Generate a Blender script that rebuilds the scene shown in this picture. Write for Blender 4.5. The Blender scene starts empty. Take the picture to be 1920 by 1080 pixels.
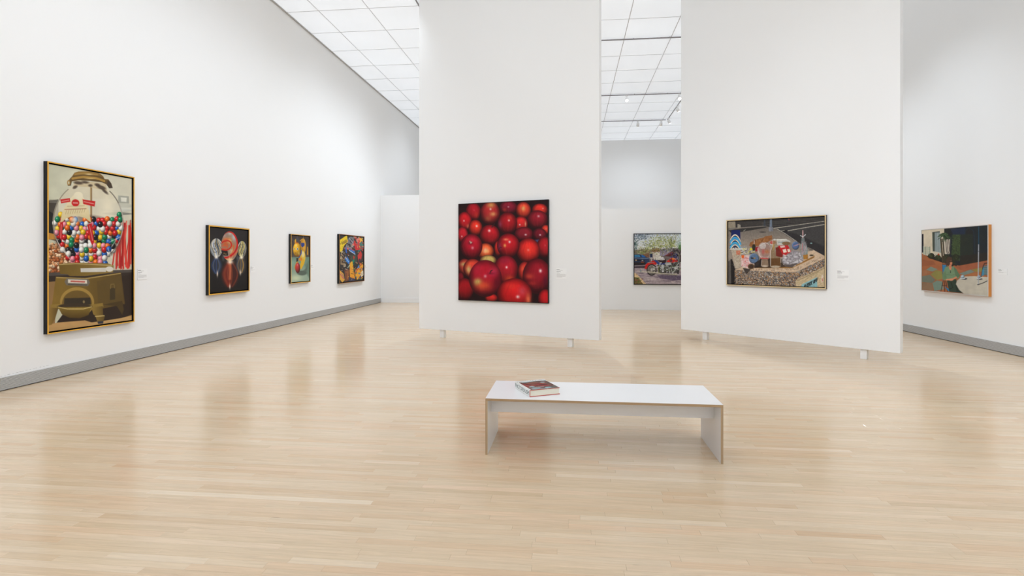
import bpy, bmesh, math, random
import numpy as np
from mathutils import Vector, Matrix

# ------------------------------------------------------------------ camera, world, exposure
scene = bpy.context.scene
C = scene.collection
CAM_H = 1.572                     # eye height
YAW = math.radians(6.1)           # the lens looks a little left of the room's long axis
FPX = 1020.0                      # focal length in pixels of the 1920 frame
HORIZON = 484.0
cam_data = bpy.data.cameras.new('camera')
cam_data.sensor_width = 36.0
cam_data.lens = 36.0 * FPX / 1920.0
cam_data.shift_y = -(540.0 - HORIZON) / 1920.0
cam_data.clip_start = 0.05
cam_data.clip_end = 200
cam = bpy.data.objects.new('camera', cam_data)
cam.location = (0, 0, CAM_H)
cam.rotation_euler = (math.pi / 2, 0, YAW)
C.objects.link(cam)
scene.camera = cam

world = bpy.data.worlds.new('world')
scene.world = world
world.use_nodes = True
world.node_tree.nodes['Background'].inputs['Color'].default_value = (0.9, 0.95, 1.0, 1)
world.node_tree.nodes['Background'].inputs['Strength'].default_value = 0.3

scene.view_settings.view_transform = 'Standard'
scene.view_settings.look = 'None'
scene.view_settings.gamma = 1.0
scene.view_settings.use_curve_mapping = False
scene.view_settings.exposure = 0.36

CEILING_GLOW = 0.40               # radiance of the luminous ceiling panels
WALL_SPOT = 95.0                 # watts of one wall-washing track head
PANEL_FILL = 70.0
FLOOR_FILL = 190.0
BACK_SPOT = 300.0
CROSS_FILL = 120.0
REAR_FILL = 460.0

# ------------------------------------------------------------------ room measures (metres)
WL, WR = -6.69, 7.163             # inner faces of the side walls
YF, YB = 27.24, -7.0              # far wall, wall behind the camera
CZ = 7.388                        # ceiling
TILE = 1.218
GX0, GY0 = -5.883, 12.235         # one crossing of the ceiling grid

def lin(c):
    c = c / 255.0
    return c / 12.92 if c <= 0.04045 else ((c + 0.055) / 1.055) ** 2.4
def rgb(r, g, b):
    return (lin(r), lin(g), lin(b), 1.0)

# ------------------------------------------------------------------ materials
def new_mat(name):
    m = bpy.data.materials.new(name)
    m.use_nodes = True
    nt = m.node_tree
    return m, nt, nt.nodes['Principled BSDF']

def plain(name, col, rough=0.5, metal=0.0, spec=0.5, coat=0.0, bump=0.0, bscale=40.0, vary=0.0):
    m, nt, p = new_mat(name)
    p.inputs['Base Color'].default_value = col
    p.inputs['Roughness'].default_value = rough
    p.inputs['Metallic'].default_value = metal
    p.inputs['Specular IOR Level'].default_value = spec
    p.inputs['Coat Weight'].default_value = coat
    if bump or vary:
        tc = nt.nodes.new('ShaderNodeTexCoord')
        nz = nt.nodes.new('ShaderNodeTexNoise')
        nz.inputs['Scale'].default_value = bscale
        nz.inputs['Detail'].default_value = 4
        nt.links.new(tc.outputs['Object'], nz.inputs['Vector'])
        if bump:
            b = nt.nodes.new('ShaderNodeBump')
            b.inputs['Strength'].default_value = bump
            b.inputs['Distance'].default_value = 0.002
            nt.links.new(nz.outputs['Fac'], b.inputs['Height'])
            nt.links.new(b.outputs['Normal'], p.inputs['Normal'])
        if vary:
            mx = nt.nodes.new('ShaderNodeMix'); mx.data_type = 'RGBA'
            mx.inputs['A'].default_value = tuple(c * (1 - vary) for c in col[:3]) + (1,)
            mx.inputs['B'].default_value = tuple(min(1, c * (1 + vary)) for c in col[:3]) + (1,)
            nt.links.new(nz.outputs['Fac'], mx.inputs['Factor'])
            nt.links.new(mx.outputs['Result'], p.inputs['Base Color'])
    return m

M = {}
M['wall'] = plain('wall_paint', (0.90, 0.90, 0.895, 1), 0.75, spec=0.25, bump=0.05, bscale=120)
M['wall_right'] = M['wall']
M['panel'] = plain('panel_paint', (0.89, 0.89, 0.885, 1), 0.7, spec=0.25, bump=0.04, bscale=120)
M['panel_leg'] = plain('leg_paint', (0.84, 0.835, 0.82, 1), 0.5)
M['tbar'] = plain('grid_bar_metal', (0.70, 0.69, 0.69, 1), 0.5)
M['edge_trim'] = plain('ceiling_edge_trim', (0.5, 0.49, 0.48, 1), 0.6)
M['track'] = plain('track_metal', (0.30, 0.28, 0.28, 1), 0.45)
M['fixture'] = plain('fixture_white', (0.93, 0.93, 0.93, 1), 0.4)
M['grille'] = plain('grille_aluminium', (0.66, 0.655, 0.64, 1), 0.45, metal=0.15)
M['grille_dark'] = plain('grille_slot', (0.09, 0.09, 0.09, 1), 0.7)
M['subfloor'] = plain('subfloor', (0.26, 0.19, 0.12, 1), 0.8)
M['laminate'] = plain('white_laminate', (0.87, 0.87, 0.88, 1), 0.25, spec=0.4)
M['black_frame'] = plain('black_frame', (0.012, 0.012, 0.013, 1), 0.55, spec=0.3)
M['black_gap'] = plain('black_rebate', (0.003, 0.003, 0.003, 1), 0.9, spec=0.05)
M['gold'] = plain('gold_leaf', rgb(238, 180, 62), 0.38, metal=0.3, vary=0.10, bscale=14)
M['copper_gold'] = plain('copper_gold_leaf', rgb(176, 122, 62), 0.4, metal=0.5, vary=0.10, bscale=14)
M['pale_gold'] = plain('pale_gold_leaf', rgb(214, 190, 146), 0.4, metal=0.35, vary=0.06, bscale=14)
M['brown_frame'] = plain('dark_brown_frame', rgb(58, 46, 42), 0.5)
M['silver_edge'] = plain('silver_edge', rgb(206, 206, 202), 0.35, metal=0.3)
M['book_red'] = plain('book_red_cloth', rgb(190, 62, 42), 0.6)
M['paper'] = plain('book_pages', rgb(236, 232, 214), 0.8, bump=0.3, bscale=300)
M['jacket'] = plain('book_jacket_white', rgb(236, 238, 234), 0.35)
M['ink'] = plain('printed_ink', rgb(92, 96, 94), 0.5)
M['card'] = plain('label_card', (0.88, 0.875, 0.865, 1), 0.6)

def wood_side(name, c1, c2, axis_scale):
    m, nt, p = new_mat(name)
    tc = nt.nodes.new('ShaderNodeTexCoord')
    mp = nt.nodes.new('ShaderNodeMapping'); mp.inputs['Scale'].default_value = axis_scale
    nz = nt.nodes.new('ShaderNodeTexNoise'); nz.inputs['Scale'].default_value = 3; nz.inputs['Detail'].default_value = 6
    mx = nt.nodes.new('ShaderNodeMix'); mx.data_type = 'RGBA'
    mx.inputs['A'].default_value = c1; mx.inputs['B'].default_value = c2
    nt.links.new(tc.outputs['Object'], mp.inputs['Vector']); nt.links.new(mp.outputs['Vector'], nz.inputs['Vector'])
    nt.links.new(nz.outputs['Fac'], mx.inputs['Factor']); nt.links.new(mx.outputs['Result'], p.inputs['Base Color'])
    p.inputs['Roughness'].default_value = 0.5
    return m
M['oak_frame'] = wood_side('orange_wood_frame', rgb(196, 120, 46), rgb(222, 152, 78), (6, 6, 0.6))
M['ply'] = wood_side('plywood_edge', rgb(146, 116, 84), rgb(192, 164, 126), (0.7, 0.7, 60))
M['ply_up'] = wood_side('plywood_edge_upright', rgb(150, 122, 92), rgb(196, 172, 138), (60, 60, 0.7))

def ceiling_tile_mat():
    m, nt, p = new_mat('luminous_ceiling_panel')
    tc = nt.nodes.new('ShaderNodeTexCoord')
    mp = nt.nodes.new('ShaderNodeMapping'); mp.inputs['Scale'].default_value = (0.7, 1.6, 1)
    nz = nt.nodes.new('ShaderNodeTexNoise'); nz.inputs['Scale'].default_value = 1.3; nz.inputs['Detail'].default_value = 3
    mr = nt.nodes.new('ShaderNodeMapRange')
    mr.inputs['From Min'].default_value = 0.3; mr.inputs['From Max'].default_value = 0.7
    mr.inputs['To Min'].default_value = 0.93 * CEILING_GLOW; mr.inputs['To Max'].default_value = 1.05 * CEILING_GLOW
    geo = nt.nodes.new('ShaderNodeNewGeometry')
    nt.links.new(geo.outputs['Position'], mp.inputs['Vector']); nt.links.new(mp.outputs['Vector'], nz.inputs['Vector'])
    nt.links.new(nz.outputs['Fac'], mr.inputs['Value'])
    p.inputs['Base Color'].default_value = (0.72, 0.72, 0.72, 1)
    p.inputs['Roughness'].default_value = 0.6
    p.inputs['Emission Color'].default_value = (0.835, 0.912, 1.0, 1)
    nt.links.new(mr.outputs['Result'], p.inputs['Emission Strength'])
    return m
M['tile'] = ceiling_tile_mat()

def lamp_glow(strength):
    m, nt, p = new_mat('lamp_lens')
    p.inputs['Base Color'].default_value = (0.9, 0.9, 0.9, 1)
    p.inputs['Emission Color'].default_value = (1, 0.98, 0.95, 1)
    p.inputs['Emission Strength'].default_value = strength
    return m
M['lens'] = lamp_glow(2.5)

def maple_mat():
    m, nt, p = new_mat('maple_floor')
    L = nt.links.new
    at = nt.nodes.new('ShaderNodeAttribute'); at.attribute_name = 'tint'
    geo = nt.nodes.new('ShaderNodeNewGeometry')
    sep = nt.nodes.new('ShaderNodeSeparateColor'); L(at.outputs['Color'], sep.inputs['Color'])
    # grain runs along each board (world x); the board's own number shifts the pattern
    mp = nt.nodes.new('ShaderNodeMapping'); mp.inputs['Scale'].default_value = (2.2, 34, 1)
    add = nt.nodes.new('ShaderNodeVectorMath'); add.operation = 'ADD'
    cmb = nt.nodes.new('ShaderNodeCombineXYZ')
    mul = nt.nodes.new('ShaderNodeMath'); mul.operation = 'MULTIPLY'; mul.inputs[1].default_value = 31.0
    L(sep.outputs['Blue'], mul.inputs[0]); L(mul.outputs[0], cmb.inputs['Z'])
    L(geo.outputs['Position'], mp.inputs['Vector']); L(mp.outputs['Vector'], add.inputs[0]); L(cmb.outputs['Vector'], add.inputs[1])
    nz = nt.nodes.new('ShaderNodeTexNoise'); nz.inputs['Scale'].default_value = 1.6; nz.inputs['Detail'].default_value = 7; nz.inputs['Roughness'].default_value = 0.6
    nz.inputs['Distortion'].default_value = 0.6
    L(add.outputs['Vector'], nz.inputs['Vector'])
    # board colour between four maple tones
    rp = nt.nodes.new('ShaderNodeValToRGB')
    e = rp.color_ramp.elements
    e[0].position = 0.0; e[0].color = FLOOR[0]
    e[1].position = 1.0; e[1].color = FLOOR[3]
    x = e.new(0.33); x.color = FLOOR[1]
    x = e.new(0.7); x.color = FLOOR[2]
    L(sep.outputs['Red'], rp.inputs['Fac'])
    pink = nt.nodes.new('ShaderNodeMix'); pink.data_type = 'RGBA'; pink.blend_type = 'MULTIPLY'
    pink.inputs['B'].default_value = (1.0, 0.925, 0.885, 1)
    L(sep.outputs['Green'], pink.inputs['Factor']); L(rp.outputs['Color'], pink.inputs['A'])
    gr = nt.nodes.new('ShaderNodeMapRange'); gr.inputs['From Min'].default_value = 0.25; gr.inputs['From Max'].default_value = 0.75
    gr.inputs['To Min'].default_value = 0.86; gr.inputs['To Max'].default_value = 1.07
    L(nz.outputs['Fac'], gr.inputs['Value'])
    g2 = nt.nodes.new('ShaderNodeMix'); g2.data_type = 'RGBA'; g2.blend_type = 'MULTIPLY'; g2.inputs['Factor'].default_value = 1.0
    L(pink.outputs['Result'], g2.inputs['A']); L(gr.outputs['Result'], g2.inputs['B'])
    # sparse small dark flecks in the wood
    mp2 = nt.nodes.new('ShaderNodeMapping'); mp2.inputs['Scale'].default_value = (7, 60, 1)
    L(geo.outputs['Position'], mp2.inputs['Vector'])
    n2 = nt.nodes.new('ShaderNodeTexNoise'); n2.inputs['Scale'].default_value = 1.0; n2.inputs['Detail'].default_value = 2
    L(mp2.outputs['Vector'], n2.inputs['Vector'])
    fr = nt.nodes.new('ShaderNodeMapRange'); fr.inputs['From Min'].default_value = 0.70; fr.inputs['From Max'].default_value = 0.80
    fr.inputs['To Min'].default_value = 1.0; fr.inputs['To Max'].default_value = 0.78
    L(n2.outputs['Fac'], fr.inputs['Value'])
    g3 = nt.nodes.new('ShaderNodeMix'); g3.data_type = 'RGBA'; g3.blend_type = 'MULTIPLY'; g3.inputs['Factor'].default_value = 1.0
    L(g2.outputs['Result'], g3.inputs['A']); L(fr.outputs['Result'], g3.inputs['B'])
    L(g3.outputs['Result'], p.inputs['Base Color'])
    p.inputs['Roughness'].default_value = 0.18
    p.inputs['Specular IOR Level'].default_value = 0.34
    bp = nt.nodes.new('ShaderNodeBump'); bp.inputs['Strength'].default_value = 0.10; bp.inputs['Distance'].default_value = 0.0006
    L(nz.outputs['Fac'], bp.inputs['Height']); L(bp.outputs['Normal'], p.inputs['Normal'])
    return m
FLOOR = [rgb(204, 178, 146), rgb(214, 190, 159), rgb(220, 198, 169), rgb(229, 211, 186)]
M['maple'] = maple_mat()

def paint_mat():
    m, nt, p = new_mat('painted_canvas')
    at = nt.nodes.new('ShaderNodeAttribute'); at.attribute_name = 'paint'
    nt.links.new(at.outputs['Color'], p.inputs['Base Color'])
    p.inputs['Roughness'].default_value = 0.55
    p.inputs['Specular IOR Level'].default_value = 0.2
    return m
M['paint'] = paint_mat()

# ------------------------------------------------------------------ builders
def link(o, parent=None):
    C.objects.link(o)
    if parent is not None:
        o.parent = parent
    return o

def mesh_obj(name, verts, faces, mat, parent=None, smooth=False):
    me = bpy.data.meshes.new(name)
    me.from_pydata(verts, [], faces)
    me.materials.append(mat)
    if smooth:
        me.polygons.foreach_set('use_smooth', [True] * len(me.polygons))
    me.update()
    return link(bpy.data.objects.new(name, me), parent)

BOXF = [(0, 3, 2, 1), (4, 5, 6, 7), (0, 1, 5, 4), (1, 2, 6, 5), (2, 3, 7, 6), (3, 0, 4, 7)]
def box_v(x0, x1, y0, y1, z0, z1):
    return [(x0, y0, z0), (x1, y0, z0), (x1, y1, z0), (x0, y1, z0), (x0, y0, z1), (x1, y0, z1), (x1, y1, z1), (x0, y1, z1)]

def box(name, x0, x1, y0, y1, z0, z1, mat, parent=None, bevel=0.0):
    o = mesh_obj(name, box_v(x0, x1, y0, y1, z0, z1), BOXF, mat, parent)
    if bevel:
        bm = bmesh.new(); bm.from_mesh(o.data)
        bmesh.ops.bevel(bm, geom=bm.edges[:], offset=bevel, segments=2, profile=0.5, affect='EDGES')
        bm.to_mesh(o.data); bm.free()
    return o

def boxes(name, lst, mat, parent=None):
    v, f = [], []
    for b in lst:
        n = len(v)
        v += box_v(*b)
        f += [tuple(i + n for i in q) for q in BOXF]
    return mesh_obj(name, v, f, mat, parent)

def lathe(name, prof, mat, parent=None, seg=24, loc=(0, 0, 0), rot=None, smooth=True):
    # prof: (radius, z) pairs
    v, f = [], []
    for r, z in prof:
        for k in range(seg):
            a = 2 * math.pi * k / seg
            v.append((r * math.cos(a), r * math.sin(a), z))
    for i in range(len(prof) - 1):
        for k in range(seg):
            a, b = i * seg + k, i * seg + (k + 1) % seg
            f.append((a, b, b + seg, a + seg))
    f.append(tuple(range(seg))[::-1])
    f.append(tuple(range((len(prof) - 1) * seg, len(prof) * seg)))
    o = mesh_obj(name, v, f, mat, parent, smooth)
    o.location = loc
    if rot is not None:
        o.rotation_euler = rot
    return o

def tag(o, label=None, cat=None, group=None, kind=None):
    if label: o['label'] = label
    if cat: o['category'] = cat
    if group: o['group'] = group
    if kind: o['kind'] = kind
    return o

def thing(name, label, cat, loc=(0, 0, 0), rz=0.0, group=None):
    o = bpy.data.objects.new(name, None)
    o.empty_display_size = 0.1
    C.objects.link(o)
    o.location = loc
    o.rotation_euler = (0, 0, rz)
    return tag(o, label, cat, group)

def project(x, y, z):
    Z = -x * math.sin(YAW) + y * math.cos(YAW)
    X = x * math.cos(YAW) + y * math.sin(YAW)
    if Z < 0.05:
        return None
    return 960 + FPX * X / Z, HORIZON - FPX * (z - CAM_H) / Z

# ------------------------------------------------------------------ the room shell
def struct(o, label=None):
    return tag(o, label, None, None, 'structure')

wall_l = struct(box('wall_left', WL - 0.3, WL, YB - 0.3, YF + 0.3, -0.05, CZ + 0.3, M['wall']), 'long white wall hung with four framed paintings')
struct(box('wall_right', WR, WR + 0.3, YB - 0.3, YF + 0.3, -0.05, CZ + 0.3, M['wall_right']), 'white wall with the seated woman painting on it')
struct(box('wall_far', WL, WR, YF, YF + 0.3, -0.05, CZ + 0.3, M['wall']), 'white far end wall reaching the ceiling')
struct(box('wall_rear', WL, WR, YB - 0.3, YB, -0.05, CZ + 0.3, M['wall']), 'white end wall of the gallery')
random.seed(4)
tag(boxes('scuff_marks', [(WL, WL + 0.0006, y, y + random.uniform(0.012, 0.035), z, z + random.uniform(0.002, 0.005)) for y, z in [(5.74 + 0.043 * k + random.uniform(0, .015), 0.172 + 0.0011 * k + random.uniform(0, 0.004)) for k in range(14)]], M['edge_trim'], wall_l), kind='stuff')
# two lower white walls standing in front of the far wall
wlow = struct(box('wall_low', WL, -1.6, 18.72, 19.02, 0.0, 3.80, M['wall']), 'low white wall at the end of the long painted wall')
struct(box('baseboard_low', WL + 0.03, -1.6, 18.695, 18.718, 0.0, 0.162, M['wall']), 'plain white baseboard on the low end wall')
struct(box('wall_middle', 0.55, 5.2, 16.81, 17.11, 0.0, 3.076, M['wall']), 'low white wall carrying the motorcycle painting')

# floor of narrow maple boards
floor = struct(box('floor', WL, WR, YB, YF, -0.12, -0.012, M['subfloor']), 'pale maple strip floor with a soft sheen')
BW = 0.0572
random.seed(11)
boards = []
ny = int((YF - YB) / BW)
for r in range(ny):
    y0 = YB + r * BW
    x = WL - random.uniform(0, 0.9)
    while x < WR:
        ln = random.choice((0.32, 0.45, 0.6, 0.75, 0.9, 1.1, 1.35, 1.6)) * random.uniform(0.9, 1.1)
        a, b = max(x, WL), min(x + ln, WR)
        if b - a > 0.02:
            base = min(1.0, max(0.0, random.gauss(0.52, 0.13)))
            pink = max(0.0, random.gauss(0.15, 0.5))
            boards.append((a, b, y0, y0 + BW, base, min(1.0, pink), random.random()))
        x += ln

def near_size(bd):
    cx, cy = (bd[0] + bd[1]) / 2, (bd[2] + bd[3]) / 2
    best = 0
    if cy < 2.2 or cy > 5.5:
        return 0
    p = project(bd[0], cy, 0); q = project(bd[1], cy, 0); u = project(cx, bd[2], 0); w = project(cx, bd[3], 0)
    if None in (p, q, u, w):
        return 0
    vis = max(0, min(1920, q[0]) - max(0, p[0]))
    if vis <= 25 or w[1] > 1072:
        return 0
    # boards hidden by the bench's uprights still count, they show around them
    return (u[1] - w[1]) * 1000 + vis

def board_mesh(name, lst, parent):
    v, f, cols = [], [], []
    g = 0.00025
    c = 0.0005
    for (x0, x1, y0, y1, base, pink, num) in lst:
        n = len(v)
        zt, zc, zb = 0.0, -c, -0.012
        v += [(x0 + g, y0 + g, zb), (x1 - g, y0 + g, zb), (x1 - g, y1 - g, zb), (x0 + g, y1 - g, zb),
              (x0 + g, y0 + g, zc), (x1 - g, y0 + g, zc), (x1 - g, y1 - g, zc), (x0 + g, y1 - g, zc),
              (x0 + g + c, y0 + g + c, zt), (x1 - g - c, y0 + g + c, zt), (x1 - g - c, y1 - g - c, zt), (x0 + g + c, y1 - g - c, zt)]
        for k in range(4):
            j = (k + 1) % 4
            f.append((n + k, n + j, n + 4 + j, n + 4 + k))
            f.append((n + 4 + k, n + 4 + j, n + 8 + j, n + 8 + k))
        f.append((n + 8, n + 9, n + 10, n + 11))
        cols += [(base, pink, num, 1.0)] * 12
    o = mesh_obj(name, v, f, M['maple'], parent)
    ca = o.data.color_attributes.new('tint', 'FLOAT_COLOR', 'POINT')
    ca.data.foreach_set('color', np.array(cols, dtype=np.float32).ravel())
    return o

order = sorted(range(len(boards)), key=lambda i: -near_size(boards[i]))
near = [i for i in order[:300] if near_size(boards[i]) > 0]
nearset = set(near)
for i in near:
    board_mesh('plank', [boards[i]], floor)
tag(board_mesh('farther_planks', [b for i, b in enumerate(boards) if i not in nearset], floor), kind='stuff')

# luminous ceiling: square panels laid in a thin metal grid
ceiling = struct(box('ceiling', WL, WR, YB, YF, CZ + 0.06, CZ + 0.3, M['wall']), 'ceiling of square translucent white panels in a thin grid')
xs = sorted([GX0 + TILE * k for k in range(-2, 14) if WL + 0.05 < GX0 + TILE * k < WR - 0.05])
ys = sorted([GY0 + TILE * k for k in range(-20, 20) if YB + 0.05 < GY0 + TILE * k < YF - 0.05])
ex, ey = [WL] + xs + [WR], [YB] + ys + [YF]
def tile_seen(x0, x1, y0, y1):
    for i in range(5):
        for j in range(5):
            p = project(x0 + (x1 - x0) * i / 4, y0 + (y1 - y0) * j / 4, CZ)
            if p and p[1] > -2 and (500 < p[0] < 786 or 1129 < p[0] < 1276):
                return True
    return False
full_tile = None
rest = []
for i in range(len(ex) - 1):
    for j in range(len(ey) - 1):
        x0, x1, y0, y1 = ex[i], ex[i + 1], ey[j], ey[j + 1]
        b = (x0 + 0.004, x1 - 0.004, y0 + 0.004, y1 - 0.004, CZ, CZ + 0.012)
        if not tile_seen(x0, x1, y0, y1):
            rest.append(b)
            continue
        if abs(x1 - x0 - TILE) < 1e-3 and abs(y1 - y0 - TILE) < 1e-3:
            if full_tile is None:
                h = TILE / 2 - 0.004
                o = box('ceiling_tile', -h, h, -h, h, 0, 0.012, M['tile'], ceiling)
                full_tile = o.data
            else:
                o = link(bpy.data.objects.new('ceiling_tile', full_tile), ceiling)
            o.location = ((x0 + x1) / 2, (y0 + y1) / 2, CZ)
        else:
            box('ceiling_tile', *b, M['tile'], ceiling)
tag(boxes('farther_tiles', rest, M['tile'], ceiling), kind='stuff')
for x in xs:
    box('grid_bar', x - 0.009, x + 0.009, YB, YF, CZ - 0.004, CZ + 0.03, M['tbar'], ceiling)
for y in ys:
    box('grid_bar', WL, WR, y - 0.009, y + 0.009, CZ - 0.0045, CZ + 0.029, M['tbar'], ceiling)
struct(box('trim_1', WL, WL + 0.035, YB, YF, CZ - 0.022, CZ + 0.004, M['edge_trim']), 'thin grey edge trim where ceiling meets the long painted wall')
struct(box('trim_2', WR - 0.035, WR, YB, YF, CZ - 0.022, CZ + 0.004, M['edge_trim']), 'thin grey edge trim where ceiling meets the seated woman painting wall')

# ventilation grilles that run along the foot of both side walls
def grille(name, side, y0, y1, label):
    s = 1 if side < 0 else -1
    xw = WL if side < 0 else WR
    g = struct(boxes(name, [(min(xw, xw + s * 0.004), max(xw, xw + s * 0.004), y0, y1, 0.0, 0.158)], M['grille_dark']), label)
    bars = []
    n = 9
    for k in range(n):
        z = 0.0215 + k * 0.131 / n
        bars.append((min(xw + s * 0.004, xw + s * 0.020), max(xw + s * 0.004, xw + s * 0.020), y0, y1, z, z + 0.0092))
    tag(boxes('slats', bars, M['grille'], g), kind='stuff')
    box('top_rail', min(xw, xw + s * 0.022), max(xw, xw + s * 0.022), y0, y1, 0.1525, 0.158, M['grille'], g)
    box('bottom_rail', min(xw, xw + s * 0.022), max(xw, xw + s * 0.022), y0, y1, 0.012, 0.0165, M['grille'], g)
grille('baseboard_left', -1, YB, 18.69, 'grey louvred air grille along the foot of the long painted wall')
grille('baseboard_right', 1, YB, YF, 'grey louvred air grille under the seated woman painting')

# ------------------------------------------------------------------ two tall free-standing panels on short legs
def display_panel(label, ax, ay, bx, by, leg_s):
    ln = math.hypot(bx - ax, by - ay)
    ang = math.atan2(by - ay, bx - ax)
    t = thing('display_panel', label, 'partition', (ax, ay, 0), ang, 'tall display panels')
    box('panel_body', 0, ln, 0.0, 0.145, 0.157, CZ - 0.06, M['panel'], t, bevel=0.003)
    for s in leg_s:
        box('leg', s - 0.045, s + 0.045, 0.03, 0.115, 0.0, 0.16, M['panel_leg'], t, bevel=0.003)
    return t, ang, ln
P1A, P1B = (-3.023, 10.69), (0.494, 9.448)
P2A, P2B = (2.193, 11.115), (4.872, 8.643)
pan1, ang1, len1 = display_panel('tall white panel on short legs with the apple painting', *P1A, *P1B, (0.52, 3.19))
pan2, ang2, len2 = display_panel('tall white panel on short legs with the street rubbish painting', *P2A, *P2B, (0.49, 3.16))

# ------------------------------------------------------------------ bench
bench = thing('gallery_bench', 'white laminate bench with plywood edges standing on the maple floor', 'bench', (0.2445, 4.62, 0))
BL_, BD_, BH_, BT_ = 0.9185, 0.32, 0.451, 0.019
def two_tone(o, side_mat, axis):
    o.data.materials.append(side_mat)
    for p in o.data.polygons:
        if abs(p.normal[axis]) > 0.9:
            p.material_index = 1
top = box('top', -BL_, BL_, -BD_, BD_, BH_ - BT_, BH_, M['laminate'], bench)
two_tone(top, M['ply'], 1)
for s in (-1, 1):
    x0, x1 = (-BL_, -BL_ + BT_) if s < 0 else (BL_ - BT_, BL_)
    lg = box('leg_panel', x0, x1, -BD_, BD_, 0.0, BH_ - BT_, M['laminate'], bench)
    two_tone(lg, M['ply_up'], 1)
box('apron', -BL_ + BT_, BL_ - BT_, -BD_ + 0.20, -BD_ + 0.219, 0.289, BH_ - BT_, M['laminate'], bench)

# ------------------------------------------------------------------ track lighting
def track(label, x0, x1, y0, y1):
    lx, ly = x1 - x0, y1 - y0
    t = thing('light_track', label, 'light track', ((x0 + x1) / 2, (y0 + y1) / 2, CZ - 0.05), 0, 'ceiling light tracks')
    hx, hy = max(lx / 2, 0.011), max(ly / 2, 0.011)
    box('rail', -hx, hx, -hy, hy, 0.0, 0.03, M['track'], t)
    n = 6
    for k in range(n):
        u = (k + 0.5) / n * 2 - 1
        px, py = (u * hx, 0) if lx > ly else (0, u * hy)
        box('hanger', px - 0.006, px + 0.006, py - 0.006, py + 0.006, 0.03, 0.05, M['track'], t)
    return t
track('cross track across the ceiling, nearest in the gap between the panels', -1.6, 4.0, 14.62, 14.62)
track('cross track carrying two lit spots in the gap between the panels', -2.9, 3.98, 19.60, 19.60)
track('far cross track near the end wall in the panel gap', -2.9, 3.98, 23.30, 23.30)
track('added cross track overhead before the tall panels', -3.40, 4.0, 2.48, 2.48)  # unseen track, added to carry fill heads for the panels and side walls
track('added cross track overhead by the rear end wall', -3.40, 4.0, -2.4, -2.4)  # unseen track, added for the rear-wall and near-floor fill heads
track('long track over the motorcycle painting side, parallel to the walls', 4.04, 4.04, 3.0, 23.30)
track('long track beside the wall of four paintings', -3.44, -3.44, 0.0, 26.0)
def track_head(loc, target, watts, label, group, lit=True, spread=70, blend=0.8):
    t = thing('track_spotlight', label, 'spotlight', (loc[0], loc[1], CZ - 0.05), 0, group)
    box('adapter', -0.05, 0.05, -0.018, 0.018, -0.035, 0.0, M['fixture'], t, bevel=0.004)
    lathe('stem', [(0.012, -0.10), (0.012, -0.03)], M['fixture'], t, 10)
    d = Vector(target) - Vector((loc[0], loc[1], CZ - 0.22))
    q = (-d).to_track_quat('Z', 'Y').to_euler()
    hd = lathe('head', [(0.045, -0.09), (0.058, -0.085), (0.060, -0.01), (0.055, 0.06), (0.035, 0.085)], M['fixture'], t, 20, (0, 0, -0.15), q)
    ln = lathe('lens', [(0.050, -0.004), (0.052, 0.0)], M['lens'] if lit else M['fixture'], hd, 20, (0, 0, -0.091))
    if watts > 0:
        ld = bpy.data.lights.new('spot_lamp', 'SPOT')
        ld.energy = watts
        ld.spot_size = math.radians(spread)
        ld.spot_blend = blend
        ld.shadow_soft_size = 0.14
        ld.color = (0.835, 0.912, 1.0)
        lo = bpy.data.objects.new('spot_lamp', ld)
        link(lo, hd)
        lo.location = (0, 0, -0.13)
    return t
SEEN = 'spots in the panel gap'
track_head((1.997, 19.6), (1.2, 9.0, 0.0), BACK_SPOT * 0.05, 'lit white spotlight in mid panel gap under the two-lamp cross track', SEEN, spread=70, blend=1.0)
track_head((3.81, 19.6), (3.6, 8.0, 0.0), BACK_SPOT * 0.05, 'lit white spotlight beside the tall panel with the rubbish painting', SEEN, spread=70, blend=1.0)
track_head((2.83, 23.3), (2.7, 27.0, 2.5), WALL_SPOT * 1.2, 'white spotlight alone on the far cross track', SEEN, lit=True, spread=110, blend=1.0)
track_head((3.78, 23.3), (3.7, 27.0, 2.5), WALL_SPOT * 1.0, 'white spotlight at the far track corner, hanging lower', SEEN, lit=True, spread=110, blend=1.0)
track_head((4.04, 22.9), (6.9, 23.0, 1.5), 0, 'white spotlight just past the far track corner', SEEN, lit=True)
track_head((4.04, 21.1), (6.9, 21.2, 1.5), WALL_SPOT, 'tilted white spotlight on the long track beyond the tall panels', SEEN, lit=True, spread=110, blend=1.0)
# heads that hang above the frame or behind the tall panels
for y in (0.4, 2.9, 5.4, 7.9, 10.4, 13.6, 16.2, 21.0):
    track_head((-3.44, y), (WL + 0.1, y + 0.2, 0.2), WALL_SPOT * (1.1 if y < 12 else 1.75), 'white overhead spotlight aimed at the wall of four paintings', 'spots washing the long wall', spread=136, blend=1.0)
for y in (3.0, 5.8, 11.0, 14.0):
    track_head((4.04, y), (WR - 0.2, y, 0.0), WALL_SPOT * 2.3, 'white overhead spotlight aimed at the seated woman painting wall', 'spots washing the opposite wall', spread=94, blend=1.0)
for x in (-2.6, -0.8, 1.4, 3.4):
    track_head((x, 2.48), (x * 0.8, 10.0, 1.6), PANEL_FILL, 'added overhead fill spotlight aimed at the tall panels', 'added fill spots for the tall panels', spread=100, blend=1.0)  # unseen fill heads, added to brighten the panel fronts
for x in (-1.0,):
    track_head((x, 19.6), (0.6, 8.0, 0.0), BACK_SPOT * 6, 'white overhead spotlight behind the apple painting panel', 'spots behind the tall panels', spread=54, blend=1.0)
track_head((0.2, 14.62), (1.9, 16.81, 1.2), WALL_SPOT * 2.2, 'white overhead spotlight aimed at the motorcycle painting', 'spots behind the tall panels', spread=100, blend=1.0)
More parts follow.
